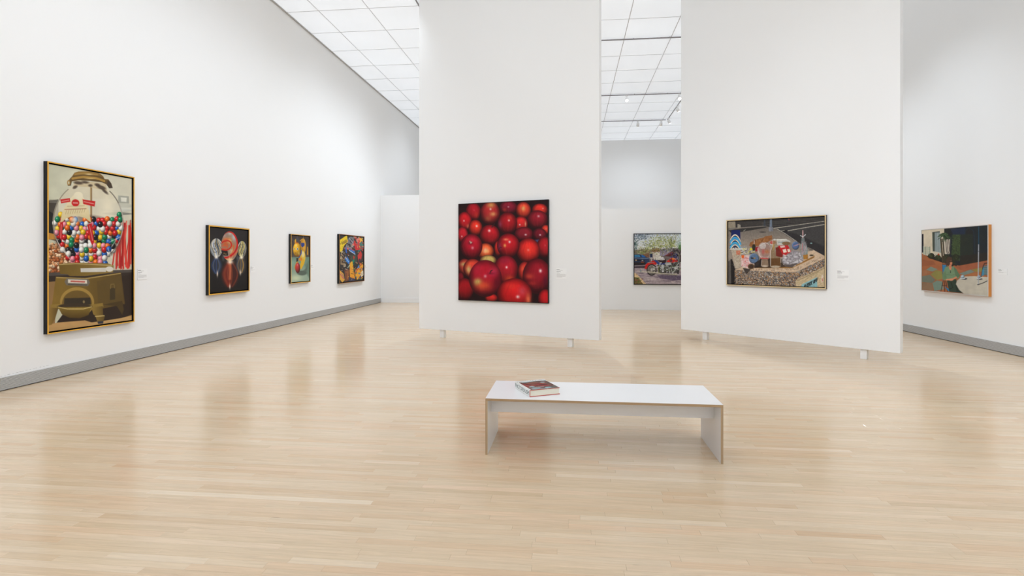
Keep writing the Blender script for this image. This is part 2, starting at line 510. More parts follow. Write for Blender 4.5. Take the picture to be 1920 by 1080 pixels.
for x in (-2.2, 0.4, 3.0):
    track_head((x, -2.4), (x, -7.0, 2.2), REAR_FILL, 'added overhead fill spotlight aimed at the rear end wall', 'added fill spots on the rear wall', spread=130, blend=1.0)  # added unseen lamps; bounce off the rear wall lifts the bench apron
for x in (-3.1, 1.3, 3.8):
    track_head((x, -2.42), (x * 1.3, 3.2, 0.0), FLOOR_FILL, 'added overhead fill spotlight aimed at the floor before the bench', 'added fill spots for the near floor', spread=110, blend=1.0)  # extra heads behind the camera, added to brighten the near floor
track_head((-3.44, 14.9), (-4.4, 18.7, 1.6), WALL_SPOT * 1.4, 'added overhead fill spotlight aimed at the low end wall', 'spots behind the tall panels', spread=100, blend=1.0)  # unseen head added to brighten the low wall
for x in (2.3, 3.9):
    track_head((x, 2.45), (WL, 5.0 + x * 1.7, 0.2), CROSS_FILL * 1.5, 'added overhead fill spotlight aimed across at the wall of four paintings', 'spots washing the long wall', spread=64, blend=1.0)  # added cross-lighting that evens out the lower part of the long wall
for x in (-3.1, -1.7):
    track_head((x, 2.45), (WR, 9.5 - x * 0.5, 0.2), CROSS_FILL * 2.0, 'added overhead fill spotlight aimed across at the seated woman painting wall', 'spots washing the opposite wall', spread=50, blend=1.0)  # matching added cross-lighting for the foot of the opposite wall
track_head((-2.6, 19.6), (-4.6, 13.5, 0.0), BACK_SPOT * 1.2, 'added overhead fill spotlight aimed at the floor behind the apple painting', 'spots behind the tall panels', spread=90, blend=1.0)  # hidden head added to lighten the floor beyond the apple panel
# ------------------------------------------------------------------ painted pictures: a small painter that works on a grid of canvas points
PAINT_GAIN = 0.93
class Canvas:
    """quad: the picture's corners (top left, top right, bottom right, bottom left) in drawing units."""
    def __init__(self, w, h, quad, seed=1):
        self.w, self.h = w, h
        src = [(0, 0), (1, 0), (1, 1), (0, 1)]
        A, b = [], []
        for (u, v), (x, y) in zip(src, quad):
            A.append([u, v, 1, 0, 0, 0, -u * x, -v * x]); b.append(x)
            A.append([0, 0, 0, u, v, 1, -u * y, -v * y]); b.append(y)
        k = np.linalg.solve(np.array(A, float), np.array(b, float))
        U, V = np.meshgrid(np.linspace(0, 1, w), np.linspace(0, 1, h))
        D = k[6] * U + k[7] * V + 1
        self.X = ((k[0] * U + k[1] * V + k[2]) / D).ravel()
        self.Y = ((k[3] * U + k[4] * V + k[5]) / D).ravel()
        self.img = np.zeros((w * h, 3))
        self.px = abs(quad[1][0] - quad[0][0]) / w
        self.rng = np.random.RandomState(seed)
        self.clip = None

    def near(self, x0, x1, y0, y1):
        return np.nonzero((self.X > x0) & (self.X < x1) & (self.Y > y0) & (self.Y < y1))[0]
    def put(self, idx, col, a):
        if len(idx) == 0: return
        a = np.asarray(a, float)
        if self.clip is not None:
            a = a * self.clip(self.X[idx], self.Y[idx])
        a = a[:, None] if a.ndim else a
        if callable(col):
            col = col(self.X[idx], self.Y[idx])
        self.img[idx] = self.img[idx] * (1 - a) + np.asarray(col, float) * a
    def fill(self, col):
        self.put(np.arange(self.w * self.h), col, np.ones(self.w * self.h))
    def ell(self, cx, cy, rx, ry, col, alpha=1.0, soft=None, ang=0.0):
        soft = soft or self.px * 1.4
        r = max(rx, ry) + soft * 2
        i = self.near(cx - r, cx + r, cy - r, cy + r)
        dx, dy = self.X[i] - cx, self.Y[i] - cy
        c, s = math.cos(ang), math.sin(ang)
        u, v = dx * c + dy * s, -dx * s + dy * c
        d = (1 - np.sqrt((u / rx) ** 2 + (v / ry) ** 2)) * min(rx, ry)
        self.put(i, col, np.clip(d / soft + 0.5, 0, 1) * alpha)
    def blob(self, cx, cy, rx, ry, col, alpha=1.0, ang=0.0):
        r = max(rx, ry) * 2.2
        i = self.near(cx - r, cx + r, cy - r, cy + r)
        dx, dy = self.X[i] - cx, self.Y[i] - cy
        c, s = math.cos(ang), math.sin(ang)
        u, v = dx * c + dy * s, -dx * s + dy * c
        self.put(i, col, np.exp(-1.6 * ((u / rx) ** 2 + (v / ry) ** 2)) * alpha)
    def ball(self, cx, cy, rx, ry, col, lx=-0.4, ly=-0.5, amb=0.35, hi=0.8, hx=-0.3, hy=-0.35, hr=0.16, dark=None):
        soft = self.px * 1.3
        i = self.near(cx - rx - soft, cx + rx + soft, cy - ry - soft, cy + ry + soft)
        u, v = (self.X[i] - cx) / rx, (self.Y[i] - cy) / ry
        r = np.sqrt(u * u + v * v)
        z = np.sqrt(np.clip(1 - r * r, 0, 1))
        n = math.sqrt(lx * lx + ly * ly + 0.6)
        lam = np.clip((u * lx + v * ly + z * math.sqrt(0.6)) / n, 0, 1)
        sh = amb + (1.15 - amb) * lam
        c = np.asarray(col, float)[None, :] * sh[:, None]
        if dark is not None:
            k = np.clip((r - 0.55) / 0.45, 0, 1)[:, None] ** 1.5
            c = c * (1 - k * 0.6) + np.asarray(dark, float)[None, :] * k * 0.6
        g = np.exp(-(((u - hx) ** 2 + (v - hy) ** 2) / (hr * hr)))[:, None] * hi
        c = c * (1 - g) + np.array([255, 250, 245.])[None, :] * g
        self.img[i] = self.img[i] * (1 - np.clip((1 - r) * min(rx, ry) / soft + 0.5, 0, 1)[:, None]) + \
            np.clip(c, 0, 255) * np.clip((1 - r) * min(rx, ry) / soft + 0.5, 0, 1)[:, None]
    def seg(self, x, y, pts):
        d = np.full(len(x), 1e9)
        for (x0, y0), (x1, y1) in zip(pts[:-1], pts[1:]):
            ex, ey = x1 - x0, y1 - y0
            t = np.clip(((x - x0) * ex + (y - y0) * ey) / (ex * ex + ey * ey + 1e-9), 0, 1)
            d = np.minimum(d, np.hypot(x - x0 - t * ex, y - y0 - t * ey))
        return d
    def line(self, pts, w, col, alpha=1.0, soft=None):
        soft = soft or self.px * 1.4
        xs_, ys_ = [p[0] for p in pts], [p[1] for p in pts]
        m = w + soft
        i = self.near(min(xs_) - m, max(xs_) + m, min(ys_) - m, max(ys_) + m)
        d = self.seg(self.X[i], self.Y[i], pts)
        self.put(i, col, np.clip((w / 2 - d) / soft + 0.5, 0, 1) * alpha)
    def poly(self, pts, col, alpha=1.0, soft=None):
        soft = soft or self.px * 1.4
        xs_, ys_ = [p[0] for p in pts], [p[1] for p in pts]
        i = self.near(min(xs_) - soft, max(xs_) + soft, min(ys_) - soft, max(ys_) + soft)
        x, y = self.X[i], self.Y[i]
        ins = np.zeros(len(i), bool)
        P = list(pts) + [pts[0]]
        for (x0, y0), (x1, y1) in zip(P[:-1], P[1:]):
            if y0 == y1: continue
            c = ((y0 > y) != (y1 > y)) & (x < (x1 - x0) * (y - y0) / (y1 - y0) + x0)
            ins ^= c
        d = self.seg(x, y, P)
        d = np.where(ins, d, -d)
        self.put(i, col, np.clip(d / soft + 0.5, 0, 1) * alpha)
    def noise(self, scale, seed=0, x=None, y=None, sx=1.0, sy=1.0):
        x = (self.X if x is None else x) / scale * sx
        y = (self.Y if y is None else y) / scale * sy
        tot = np.zeros(len(x)); amp = 1.0; norm = 0
        for o in range(3):
            t = np.random.RandomState(seed * 7 + o).rand(64, 64)
            xi, yi = np.floor(x).astype(int), np.floor(y).astype(int)
            fx, fy = x - xi, y - yi
            fx, fy = fx * fx * (3 - 2 * fx), fy * fy * (3 - 2 * fy)
            a = t[yi % 64, xi % 64]; b = t[yi % 64, (xi + 1) % 64]; c = t[(yi + 1) % 64, xi % 64]; d = t[(yi + 1) % 64, (xi + 1) % 64]
            tot += amp * ((a * (1 - fx) + b * fx) * (1 - fy) + (c * (1 - fx) + d * fx) * fy)
            norm += amp; amp *= 0.5; x = x * 2.03; y = y * 2.03
        return tot / norm
    def mottle(self, scale, amount, seed=3, sx=1.0, sy=1.0):
        n = self.noise(scale, seed, sx=sx, sy=sy) - 0.5
        self.img *= (1 + n * 2 * amount)[:, None]
    def linear(self):
        c = np.clip(self.img, 0, 255) / 255.0
        c = np.where(c <= 0.04045, c / 12.92, ((c + 0.055) / 1.055) ** 2.4) * PAINT_GAIN
        return np.clip(c, 0, 1).reshape(self.h, self.w, 3)

def smooth(pts, n=3):
    """round off the corners of a stroke"""
    for k in range(n):
        q = [pts[0]]
        for (x0, y0), (x1, y1) in zip(pts[:-1], pts[1:]):
            q += [(x0 * .75 + x1 * .25, y0 * .75 + y1 * .25), (x0 * .25 + x1 * .75, y0 * .25 + y1 * .75)]
        pts = q + [pts[-1]]
    return pts
def inside(cx, cy, rx, ry):
    return lambda x, y: (((x - cx) / rx) ** 2 + ((y - cy) / ry) ** 2 < 1).astype(float)

def lerp_col(a, b, t):
    t = np.clip(t, 0, 1)[:, None]
    return np.asarray(a, float)[None, :] * (1 - t) + np.asarray(b, float)[None, :] * t
def vgrad(c0, c1, y0, y1):
    return lambda x, y: lerp_col(c0, c1, (y - y0) / (y1 - y0))
def hgrad(c0, c1, x0, x1):
    return lambda x, y: lerp_col(c0, c1, (x - x0) / (x1 - x0))

STROKES = {
    'K': [[(0, 0), (0, 1)], [(0.8, 0), (0, 0.55), (0.85, 1)]],
    'I': [[(0.2, 0), (0.2, 1)]],
    'C': [[(0.8, 0.12), (0.4, 0), (0.05, 0.25), (0.05, 0.75), (0.4, 1), (0.8, 0.88)]],
    'O': [[(0.4, 0), (0.05, 0.25), (0.05, 0.75), (0.4, 1), (0.75, 0.75), (0.75, 0.25), (0.4, 0)]],
    'F': [[(0.75, 0), (0, 0), (0, 1)], [(0, 0.5), (0.6, 0.5)]],
    'P': [[(0, 1), (0, 0), (0.6, 0.05), (0.7, 0.3), (0.55, 0.52), (0, 0.55)]],
}
def stroke_text(cv, text, org, right, up, w, col):
    x = 0.0
    for ch in text:
        if ch == ' ':
            x += 0.6; continue
        for st in STROKES[ch]:
            pts = [(org[0] + (x + a) * right[0] + (1 - b) * up[0], org[1] + (x + a) * right[1] + (1 - b) * up[1]) for a, b in st]
            cv.line(pts, w, col)
        x += 0.6 if ch == 'I' else 1.15

def canvas_obj(name, cv, width, height, parent, loc):
    """grid facing local -y, centred on loc, x to the right, z up"""
    w, h = cv.w, cv.h
    U, V = np.meshgrid(np.linspace(-width / 2, width / 2, w), np.linspace(height / 2, -height / 2, h))
    co = np.zeros((h * w, 3), np.float32)
    co[:, 0] = U.ravel(); co[:, 2] = V.ravel()
    i = np.arange((h - 1) * (w - 1))
    r, c = i // (w - 1), i % (w - 1)
    a = r * w + c
    quads = np.stack([a, a + w, a + w + 1, a + 1], 1).astype(np.int32)
    me = bpy.data.meshes.new(name)
    me.vertices.add(h * w); me.vertices.foreach_set('co', co.ravel())
    me.loops.add(len(quads) * 4); me.loops.foreach_set('vertex_index', quads.ravel())
    me.polygons.add(len(quads)); me.polygons.foreach_set('loop_start', np.arange(0, len(quads) * 4, 4, dtype=np.int32))
    me.update(calc_edges=True)
    ca = me.color_attributes.new('paint', 'FLOAT_COLOR', 'POINT')
    col = np.ones((h * w, 4), np.float32); col[:, :3] = cv.linear().reshape(-1, 3)
    ca.data.foreach_set('color', col.ravel())
    me.materials.append(M['paint'])
    o = link(bpy.data.objects.new(name, me), parent)
    o.location = loc
    return o

# ---- gumball machine picture
def paint_gumballs():
    cv = Canvas(230, 430, [(96, 87), (564, 164), (564, 958), (96, 1022)], 5)
    rng = cv.rng
    cv.fill(hgrad((203, 202, 176), (217, 212, 190), 96, 560))
    # far jars: dark jar and nuts on one side, glass jar of red sticks on the other
    cv.poly([(90, 290), (150, 284), (152, 520), (90, 505)], (72, 66, 58))
    for y in range(286, 302, 5): cv.line([(100, y), (150, y + 2)], 2, (150, 146, 132))
    cv.poly([(92, 345), (134, 372), (134, 470), (92, 482)], (38, 37, 36))
    cv.poly([(92, 470), (140, 480), (140, 508), (92, 508)], (196, 138, 62))
    cv.poly([(90, 535), (200, 530), (222, 700), (90, 706)], (122, 62, 34))
    for k in range(240):
        x, y = rng.uniform(92, 215), rng.uniform(533, 698)
        c = [(196, 122, 70), (222, 166, 116), (238, 202, 164), (172, 92, 48)][rng.randint(4)]
        cv.ball(x, y, rng.uniform(7, 11), rng.uniform(6, 10), c, hi=0.3, amb=0.55)
    for (x0, x1, y0, y1, c) in ((392, 566, 330, 350, (176, 178, 166)), (402, 566, 352, 368, (120, 122, 114)), (440, 566, 300, 330, (196, 196, 180))):
        cv.ell((x0 + x1) / 2, (y0 + y1) / 2, (x1 - x0) / 2, (y1 - y0) / 2, c, 0.8)
    cv.poly([(488, 258), (548, 262), (550, 302), (486, 300)], (168, 168, 154)); cv.poly([(502, 268), (536, 270), (534, 294), (504, 292)], (226, 224, 208))
    for s in (0.5, 0.7, 0.9): cv.ell(515, 335, 100 * s, 12 * s, (228, 228, 214), 0.25)
    cv.poly([(462, 400), (566, 395), (566, 676), (462, 680)], (206, 196, 172))
    for k in range(34):
        x = rng.uniform(472, 562); s = rng.uniform(-34, 26)
        c = [(206, 52, 44), (232, 92, 76), (166, 28, 28), (220, 70, 58)][rng.randint(4)]
        cv.line([(x, rng.uniform(396, 440)), (x + s * 0.4, 520), (x + s, rng.uniform(640, 676))], rng.uniform(4, 8), c)
    # shelf edge and dark space under it
    cv.poly([(90, 700), (566, 676), (566, 960), (90, 760)], (56, 46, 40))
    cv.poly([(90, 694), (566, 674), (566, 690), (90, 712)], (84, 76, 70))
    # table
    cv.poly([(90, 745), (150, 740), (130, 985), (90, 1030)], (150, 116, 74))
    cv.poly([(90, 985), (250, 948), (566, 925), (566, 1000), (90, 1040)], (198, 156, 100))
    cv.poly([(140, 972), (300, 960), (380, 985), (566, 930), (566, 700), (300, 760)], (52, 40, 32))
    cv.poly([(90, 1000), (390, 965), (566, 938), (566, 1000), (90, 1040)], vgrad((204, 164, 106), (186, 146, 92), 960, 1030))
    # glass globe
    cv.ell(318, 412, 200, 228, (222, 214, 190), 0.75)
    cv.poly([(240, 195), (400, 200), (470, 275), (150, 280)], (216, 206, 178), 0.7)
    cv.blob(430, 300, 50, 90, (238, 228, 200), 0.9)
    cv.line([(334, 210), (334, 420)], 11, (142, 112, 74)); cv.line([(331, 212), (331, 420)], 3, (206, 180, 132))
    # gumballs, packed in rows
    cols = [(206, 30, 34), (244, 240, 230), (28, 96, 190), (20, 132, 84), (26, 24, 28), (240, 196, 38), (236, 108, 28), (238, 140, 158), (206, 30, 34), (236, 232, 222)]
    pos = []
    row = 0
    y = 372
    while y < 645:
        half = 196 * math.sqrt(max(0.05, 1 - ((y - 412) / 240.0) ** 2)) if y < 560 else 196 * math.sqrt(max(0.05, 1 - ((560 - 412) / 240.0) ** 2)) - (y - 560) * 0.62
        x = 318 - half + 10 + (row % 2) * 13
        while x < 318 + half - 8:
            top = 398 - 0.09 * abs(x - 400) if x > 330 else 385 - 20 * math.sin((x - 120) / 40.0)
            if y > top - 20 * (rng.rand() < 0.4):
                pos.append((x + rng.uniform(-4, 4), y + rng.uniform(-5, 5)))
            x += 25.5
        y += 24; row += 1
    idx = rng.permutation(len(pos))
    cv.ell(318, 500, 188, 130, (96, 70, 60), 0.55, soft=14)
    for k in idx:
        x, y = pos[k]
        cv.ball(x, y, 15.5, 17.5, cols[rng.randint(len(cols))], amb=0.42, hi=0.75, hr=0.2)
    # plain cream decal with red edges
    cv.poly([(258, 246), (284, 262), (306, 296), (322, 345), (334, 412), (302, 388), (262, 376), (220, 378), (186, 396), (158, 424), (172, 352), (200, 300), (232, 262)], vgrad((240, 228, 192), (216, 198, 150), 250, 400))
    for k in range(9): cv.line([(190 + 13 * k, 366 - 1.5 * k), (196 + 13 * k, 346 - 1.5 * k)], 3, (168, 140, 96), 0.6)
    cv.line([(186, 340), (306, 334)], 4, (150, 70, 56), 0.6); cv.line([(200, 322), (296, 318)], 3, (150, 120, 80), 0.6)
    cv.poly([(160, 412), (178, 408), (172, 470), (170, 522), (152, 486)], (196, 32, 36)); cv.poly([(312, 424), (338, 414), (346, 480), (352, 520), (340, 540), (330, 516)], (196, 32, 36))
    cv.line([(166, 425), (163, 500)], 4, (232, 196, 180), .6); cv.line([(325, 430), (343, 512)], 4, (232, 196, 180), .6)
    cv.poly([(160, 284), (214, 276), (218, 296), (166, 306)], (204, 38, 36)); cv.poly([(286, 282), (358, 292), (354, 322), (290, 308)], (204, 38, 36))
    cv.line([(170, 295), (210, 287)], 5, (238, 214, 200), .6); cv.line([(294, 295), (348, 306)], 5, (238, 214, 200), .6)
    cv.ell(246, 302, 22, 20, (208, 40, 38)); cv.line([(234, 302), (258, 303)], 6, (240, 220, 206), .7)
    cv.ell(262, 262, 26, 22, (236, 226, 196))
    # glass edges and glints
    for a0, a1, c, w, al in ((2.6, 4.1, (120, 110, 92), 5, .7), (-0.9, 0.9, (92, 84, 72), 6, .7), (2.2, 2.7, (240, 236, 224), 4, .8), (-0.5, 0.6, (236, 232, 220), 4, .6)):
        pts = [(318 + 196 * math.cos(a), 412 + 226 * math.sin(a)) for a in np.linspace(a0, a1, 24)]
        cv.line(pts, w, c, al)
    for (x0, y0, x1, y1) in ((440, 520, 500, 490), (450, 548, 480, 500), (180, 560, 216, 620), (430, 560, 450, 610)): cv.line([(x0, y0), (x1, y1)], 5, (240, 238, 230), 0.6, 4)
    cv.blob(240, 398, 26, 26, (244, 242, 234), 0.85)
    # metal lid
    cv.poly([(246, 176), (418, 190), (424, 236), (384, 226), (330, 214), (262, 210), (232, 222), (236, 196)], (206, 188, 150), .9)
    for (x, y, rx, ry, an) in ((262, 190, 26, 9, .1), (300, 186, 20, 7, .1), (392, 214, 26, 10, .3), (370, 200, 16, 8, .2), (244, 214, 14, 8, -.5), (330, 204, 12, 7, 0), (412, 236, 22, 7, .7)): cv.ell(x, y, rx, ry, (72, 58, 48), .85, 6, an)
    cv.poly([(228, 152), (240, 134), (262, 126), (320, 124), (380, 134), (402, 150), (410, 166), (432, 168), (448, 190), (456, 216), (436, 218), (420, 196), (398, 186), (330, 178), (262, 176), (226, 182), (220, 206), (204, 208), (200, 186), (214, 168)], vgrad((150, 114, 54), (78, 62, 42), 126, 206))
    cv.line([(230, 166), (290, 156), (360, 162), (408, 178)], 12, (176, 138, 66), 0.95); cv.line([(244, 142), (300, 134), (370, 142)], 8, (170, 136, 72), 0.8); cv.line([(232, 154), (300, 146), (380, 154), (402, 162)], 4, (86, 66, 40), .9)
    cv.line([(238, 174), (300, 168), (380, 176), (404, 186)], 5, (92, 72, 46), .9)
    cv.blob(322, 141, 26, 5, (236, 212, 156), 0.9); cv.blob(330, 164, 36, 5, (222, 190, 120), .9)
    cv.ell(208, 190, 9, 15, (166, 128, 66)); cv.ell(208, 190, 4, 8, (206, 200, 172)); cv.poly([(428, 172), (446, 188), (456, 216), (438, 218), (424, 196)], (70, 58, 46))
    # collar, body, arch, chute, feet
    cv.poly([(152, 644), (240, 636), (430, 640), (462, 652), (458, 690), (300, 712), (214, 712), (200, 702), (160, 700)], hgrad((112, 88, 36), (148, 122, 62), 150, 460))
    cv.line([(156, 648), (250, 642), (452, 652)], 5, (206, 184, 126), 0.8)
    cv.poly([(274, 668), (420, 664), (418, 688), (276, 690)], (214, 210, 200)); cv.ell(438, 672, 22, 15, (228, 222, 208))
    cv.poly([(136, 716), (300, 722), (504, 690), (526, 868), (390, 896), (112, 892)], hgrad((136, 108, 46), (92, 72, 36), 120, 520))
    cv.line([(140, 720), (300, 727), (500, 696)], 5, (196, 168, 100), 0.8)
    cv.poly([(366, 740), (500, 712), (520, 866), (376, 892)], (98, 78, 40), 0.8)
    cv.ell(255, 858, 96, 84, (166, 134, 66)); cv.ell(255, 866, 84, 74, (112, 88, 42))
    cv.poly([(184, 836), (330, 832), (334, 888), (180, 890)], (58, 50, 38)); cv.ell(293, 856, 6, 8, (140, 120, 80))
    cv.poly([(106, 872), (150, 868), (330, 872), (400, 862), (404, 884), (330, 896), (150, 896), (108, 894)], (150, 122, 58))
    cv.ell(242, 884, 96, 20, (64, 52, 38)); cv.poly([(148, 886), (336, 884), (320, 930), (270, 948), (214, 946), (170, 926)], vgrad((142, 116, 52), (82, 62, 26), 884, 948))
    cv.line([(150, 886), (200, 896), (290, 896), (336, 884)], 5, (206, 180, 112))
    cv.poly([(104, 888), (150, 892), (132, 950), (112, 984), (90, 988), (90, 940)], hgrad((156, 124, 62), (98, 76, 38), 96, 150))
    cv.poly([(336, 888), (400, 880), (402, 930), (412, 936), (400, 975), (372, 976), (358, 934), (346, 926)], hgrad((160, 130, 62), (104, 82, 40), 336, 408))
    cv.poly([(370, 966), (404, 964), (402, 978), (374, 980)], (58, 58, 66)); cv.line([(358, 938), (408, 934)], 5, (214, 188, 120))
    cv.poly([(400, 872), (510, 850), (520, 900), (510, 930), (480, 880)], (76, 60, 32))
    cv.poly([(440, 780), (470, 776), (470, 842), (440, 846)], (70, 58, 36)); cv.line([(444, 782), (446, 758), (464, 756), (466, 778)], 4, (130, 108, 62))
    cv.poly([(196, 724), (318, 728), (328, 748), (316, 768), (196, 764), (184, 744)], (112, 104, 92)); cv.poly([(204, 730), (310, 734), (312, 754), (204, 750)], (222, 212, 194))
    cv.line([(222, 741), (296, 744)], 9, (186, 70, 58), 0.8); cv.line([(206, 759), (310, 762)], 3, (60, 56, 52))
    cv.mottle(60, 0.05)
    return cv

# ---- three glass marbles
def paint_marbles():
    cv = Canvas(140, 220, [(152, 160), (615, 192), (615, 918), (155, 965)], 9)
    rng = cv.rng
    cv.fill(vgrad((40, 36, 36), (24, 21, 21), 160, 900))
    # mirror images in the dark table first
    for (x, y, rx, ry, c, pal, n, w) in ((240, 630, 66, 104, (50, 58, 74), [(26, 62, 140), (150, 152, 150), (120, 92, 52), (30, 36, 48), (90, 96, 104)], 24, 7),
                                         (402, 735, 104, 165, (78, 32, 24), [(150, 44, 26), (58, 20, 18), (176, 74, 40), (96, 34, 26), (40, 18, 18)], 26, 12),
                                         (535, 620, 56, 104, (84, 76, 72), [(150, 150, 146), (188, 142, 60), (42, 60, 100), (60, 56, 54), (206, 160, 70)], 22, 6)):
        cv.ell(x, y, rx, ry, c, 0.8, soft=26)
        cv.clip = inside(x, y, rx * 1.02, ry * 1.02)
        for k in range(n):
            a = rng.uniform(-rx, rx) * .95
            cv.line(smooth([(x + a * .2, y - ry * .95), (x + a, y - ry * .2), (x + a * .9, y + ry * .3), (x + a * .3, y + ry * .9)]), w, pal[rng.randint(len(pal))], 0.45, w)
        cv.clip = None
    cv.line([(402, 590), (406, 690), (402, 790)], 24, (222, 122, 78), 0.75, 22); cv.line([(386, 600), (372, 720), (380, 800)], 9, (210, 110, 70), 0.4, 10)
    for (x, y, h) in ((250, 730, 45), (400, 885, 40), (528, 712, 38)): cv.blob(x, y, 11, h, (248, 228, 204), 0.95)
    def threads(cx, cy, rx, ry, base, cols, n, lean):
        cv.ell(cx, cy, rx, ry, base)
        cv.clip = inside(cx, cy, rx, ry)
        for k in range(n):
            s = rng.uniform(-1, 1); t = s + lean * rng.uniform(.2, .7)
            cv.line(smooth([(cx + rx * s * .3, cy - ry), (cx + rx * s * 1.1, cy - ry * .35), (cx + rx * t, cy + ry * .35), (cx + rx * t * .2, cy + ry)]), rng.uniform(2.5, 8), cols[rng.randint(len(cols))], 0.8)
        cv.clip = None
    threads(236, 412, 74, 116, (120, 128, 136), [(226, 226, 216), (206, 204, 190), (30, 78, 176), (208, 168, 84), (60, 70, 84), (238, 236, 228), (196, 200, 204)], 46, 1)
    threads(549, 425, 52, 102, (110, 104, 92), [(240, 214, 84), (232, 184, 52), (222, 222, 214), (60, 74, 104), (244, 232, 160), (200, 204, 206), (40, 40, 44)], 40, -1)
    for k in range(50):
        cv.ell(rng.uniform(200, 266), rng.uniform(345, 470), 3, 5, (44, 44, 52), 0.6); cv.ell(rng.uniform(518, 574), rng.uniform(360, 490), 2.5, 4.5, (60, 52, 44), 0.6)
    # big middle marble with red ribbons
    cx, cy, rx, ry = 398, 388, 104, 182
    cv.ell(cx, cy, rx, ry, (150, 128, 112))
    cv.clip = inside(cx, cy, rx, ry)
    cv.blob(450, 270, 34, 70, (190, 192, 196), 1.0); cv.blob(330, 262, 30, 40, (176, 150, 140), .9); cv.blob(400, 232, 30, 26, (206, 196, 188), .8)
    cv.blob(350, 360, 60, 70, (206, 92, 44), .9); cv.blob(396, 320, 34, 46, (238, 184, 104), .9); cv.blob(440, 400, 34, 60, (196, 120, 60), .8); cv.blob(350, 300, 30, 20, (226, 130, 70), .8)
    cv.poly([(296, 440), (372, 446), (380, 505), (312, 504)], (34, 20, 20)); cv.blob(330, 478, 5, 12, (220, 180, 90), 1); cv.blob(352, 486, 5, 10, (230, 200, 120), 1)
    cv.blob(420, 450, 34, 44, (214, 190, 140), .9)
    for k in range(26): cv.line([(rng.uniform(360, 450), rng.uniform(320, 480))] * 2, 5, (110, 60, 34), 0.6)
    cv.line(smooth([(296, 352), (330, 326), (390, 318), (424, 360), (410, 410), (360, 442), (296, 428)]), 17, (200, 40, 22), 0.95)
    cv.line(smooth([(300, 392), (338, 372), (380, 394), (350, 426), (310, 414)]), 8, (226, 88, 42), 0.9); cv.line(smooth([(300, 330), (350, 300), (420, 300)]), 8, (226, 96, 50), .8)
    cv.line(smooth([(440, 380), (452, 420), (430, 470), (400, 500)]), 12, (222, 92, 40), .8)
    cv.line(smooth([(384, 206), (440, 220), (488, 300), (496, 390), (452, 478), (380, 530), (300, 530)]), 21, (204, 22, 18), 0.97)
    cv.line(smooth([(312, 546), (380, 548), (450, 508), (500, 440)]), 9, (234, 100, 36), 0.9)
    cv.blob(400, 555, 70, 20, (240, 190, 132), .9); cv.line(smooth([(300, 290), (330, 236), (390, 206), (440, 216)]), 11, (190, 36, 28), 0.9)
    cv.line(smooth([(430, 230), (470, 290), (478, 370)]), 5, (240, 120, 100), .7)
    cv.clip = None
    for (x, y, qx, qy) in ((236, 528, 26, 22), (404, 582, 42, 32), (541, 528, 28, 20)): cv.blob(x, y, qx, qy, (255, 244, 224), 1.0)
    for k in range(12):
        cv.line([(405, 585), (405 + rng.uniform(-30, 30), 585 - rng.uniform(20, 100))], 3, (250, 224, 180), 0.6)
        cv.line([(236, 528), (236 + rng.uniform(-26, 26), 528 - rng.uniform(20, 60))], 3, (246, 244, 236), 0.6)
        cv.line([(541, 528), (541 + rng.uniform(-20, 20), 528 - rng.uniform(20, 60))], 3, (250, 240, 200), 0.6)
    cv.ell(320, 535, 18, 40, (120, 124, 130), 0.4, 20); cv.ell(492, 530, 14, 30, (120, 124, 130), 0.4, 14)
    return cv

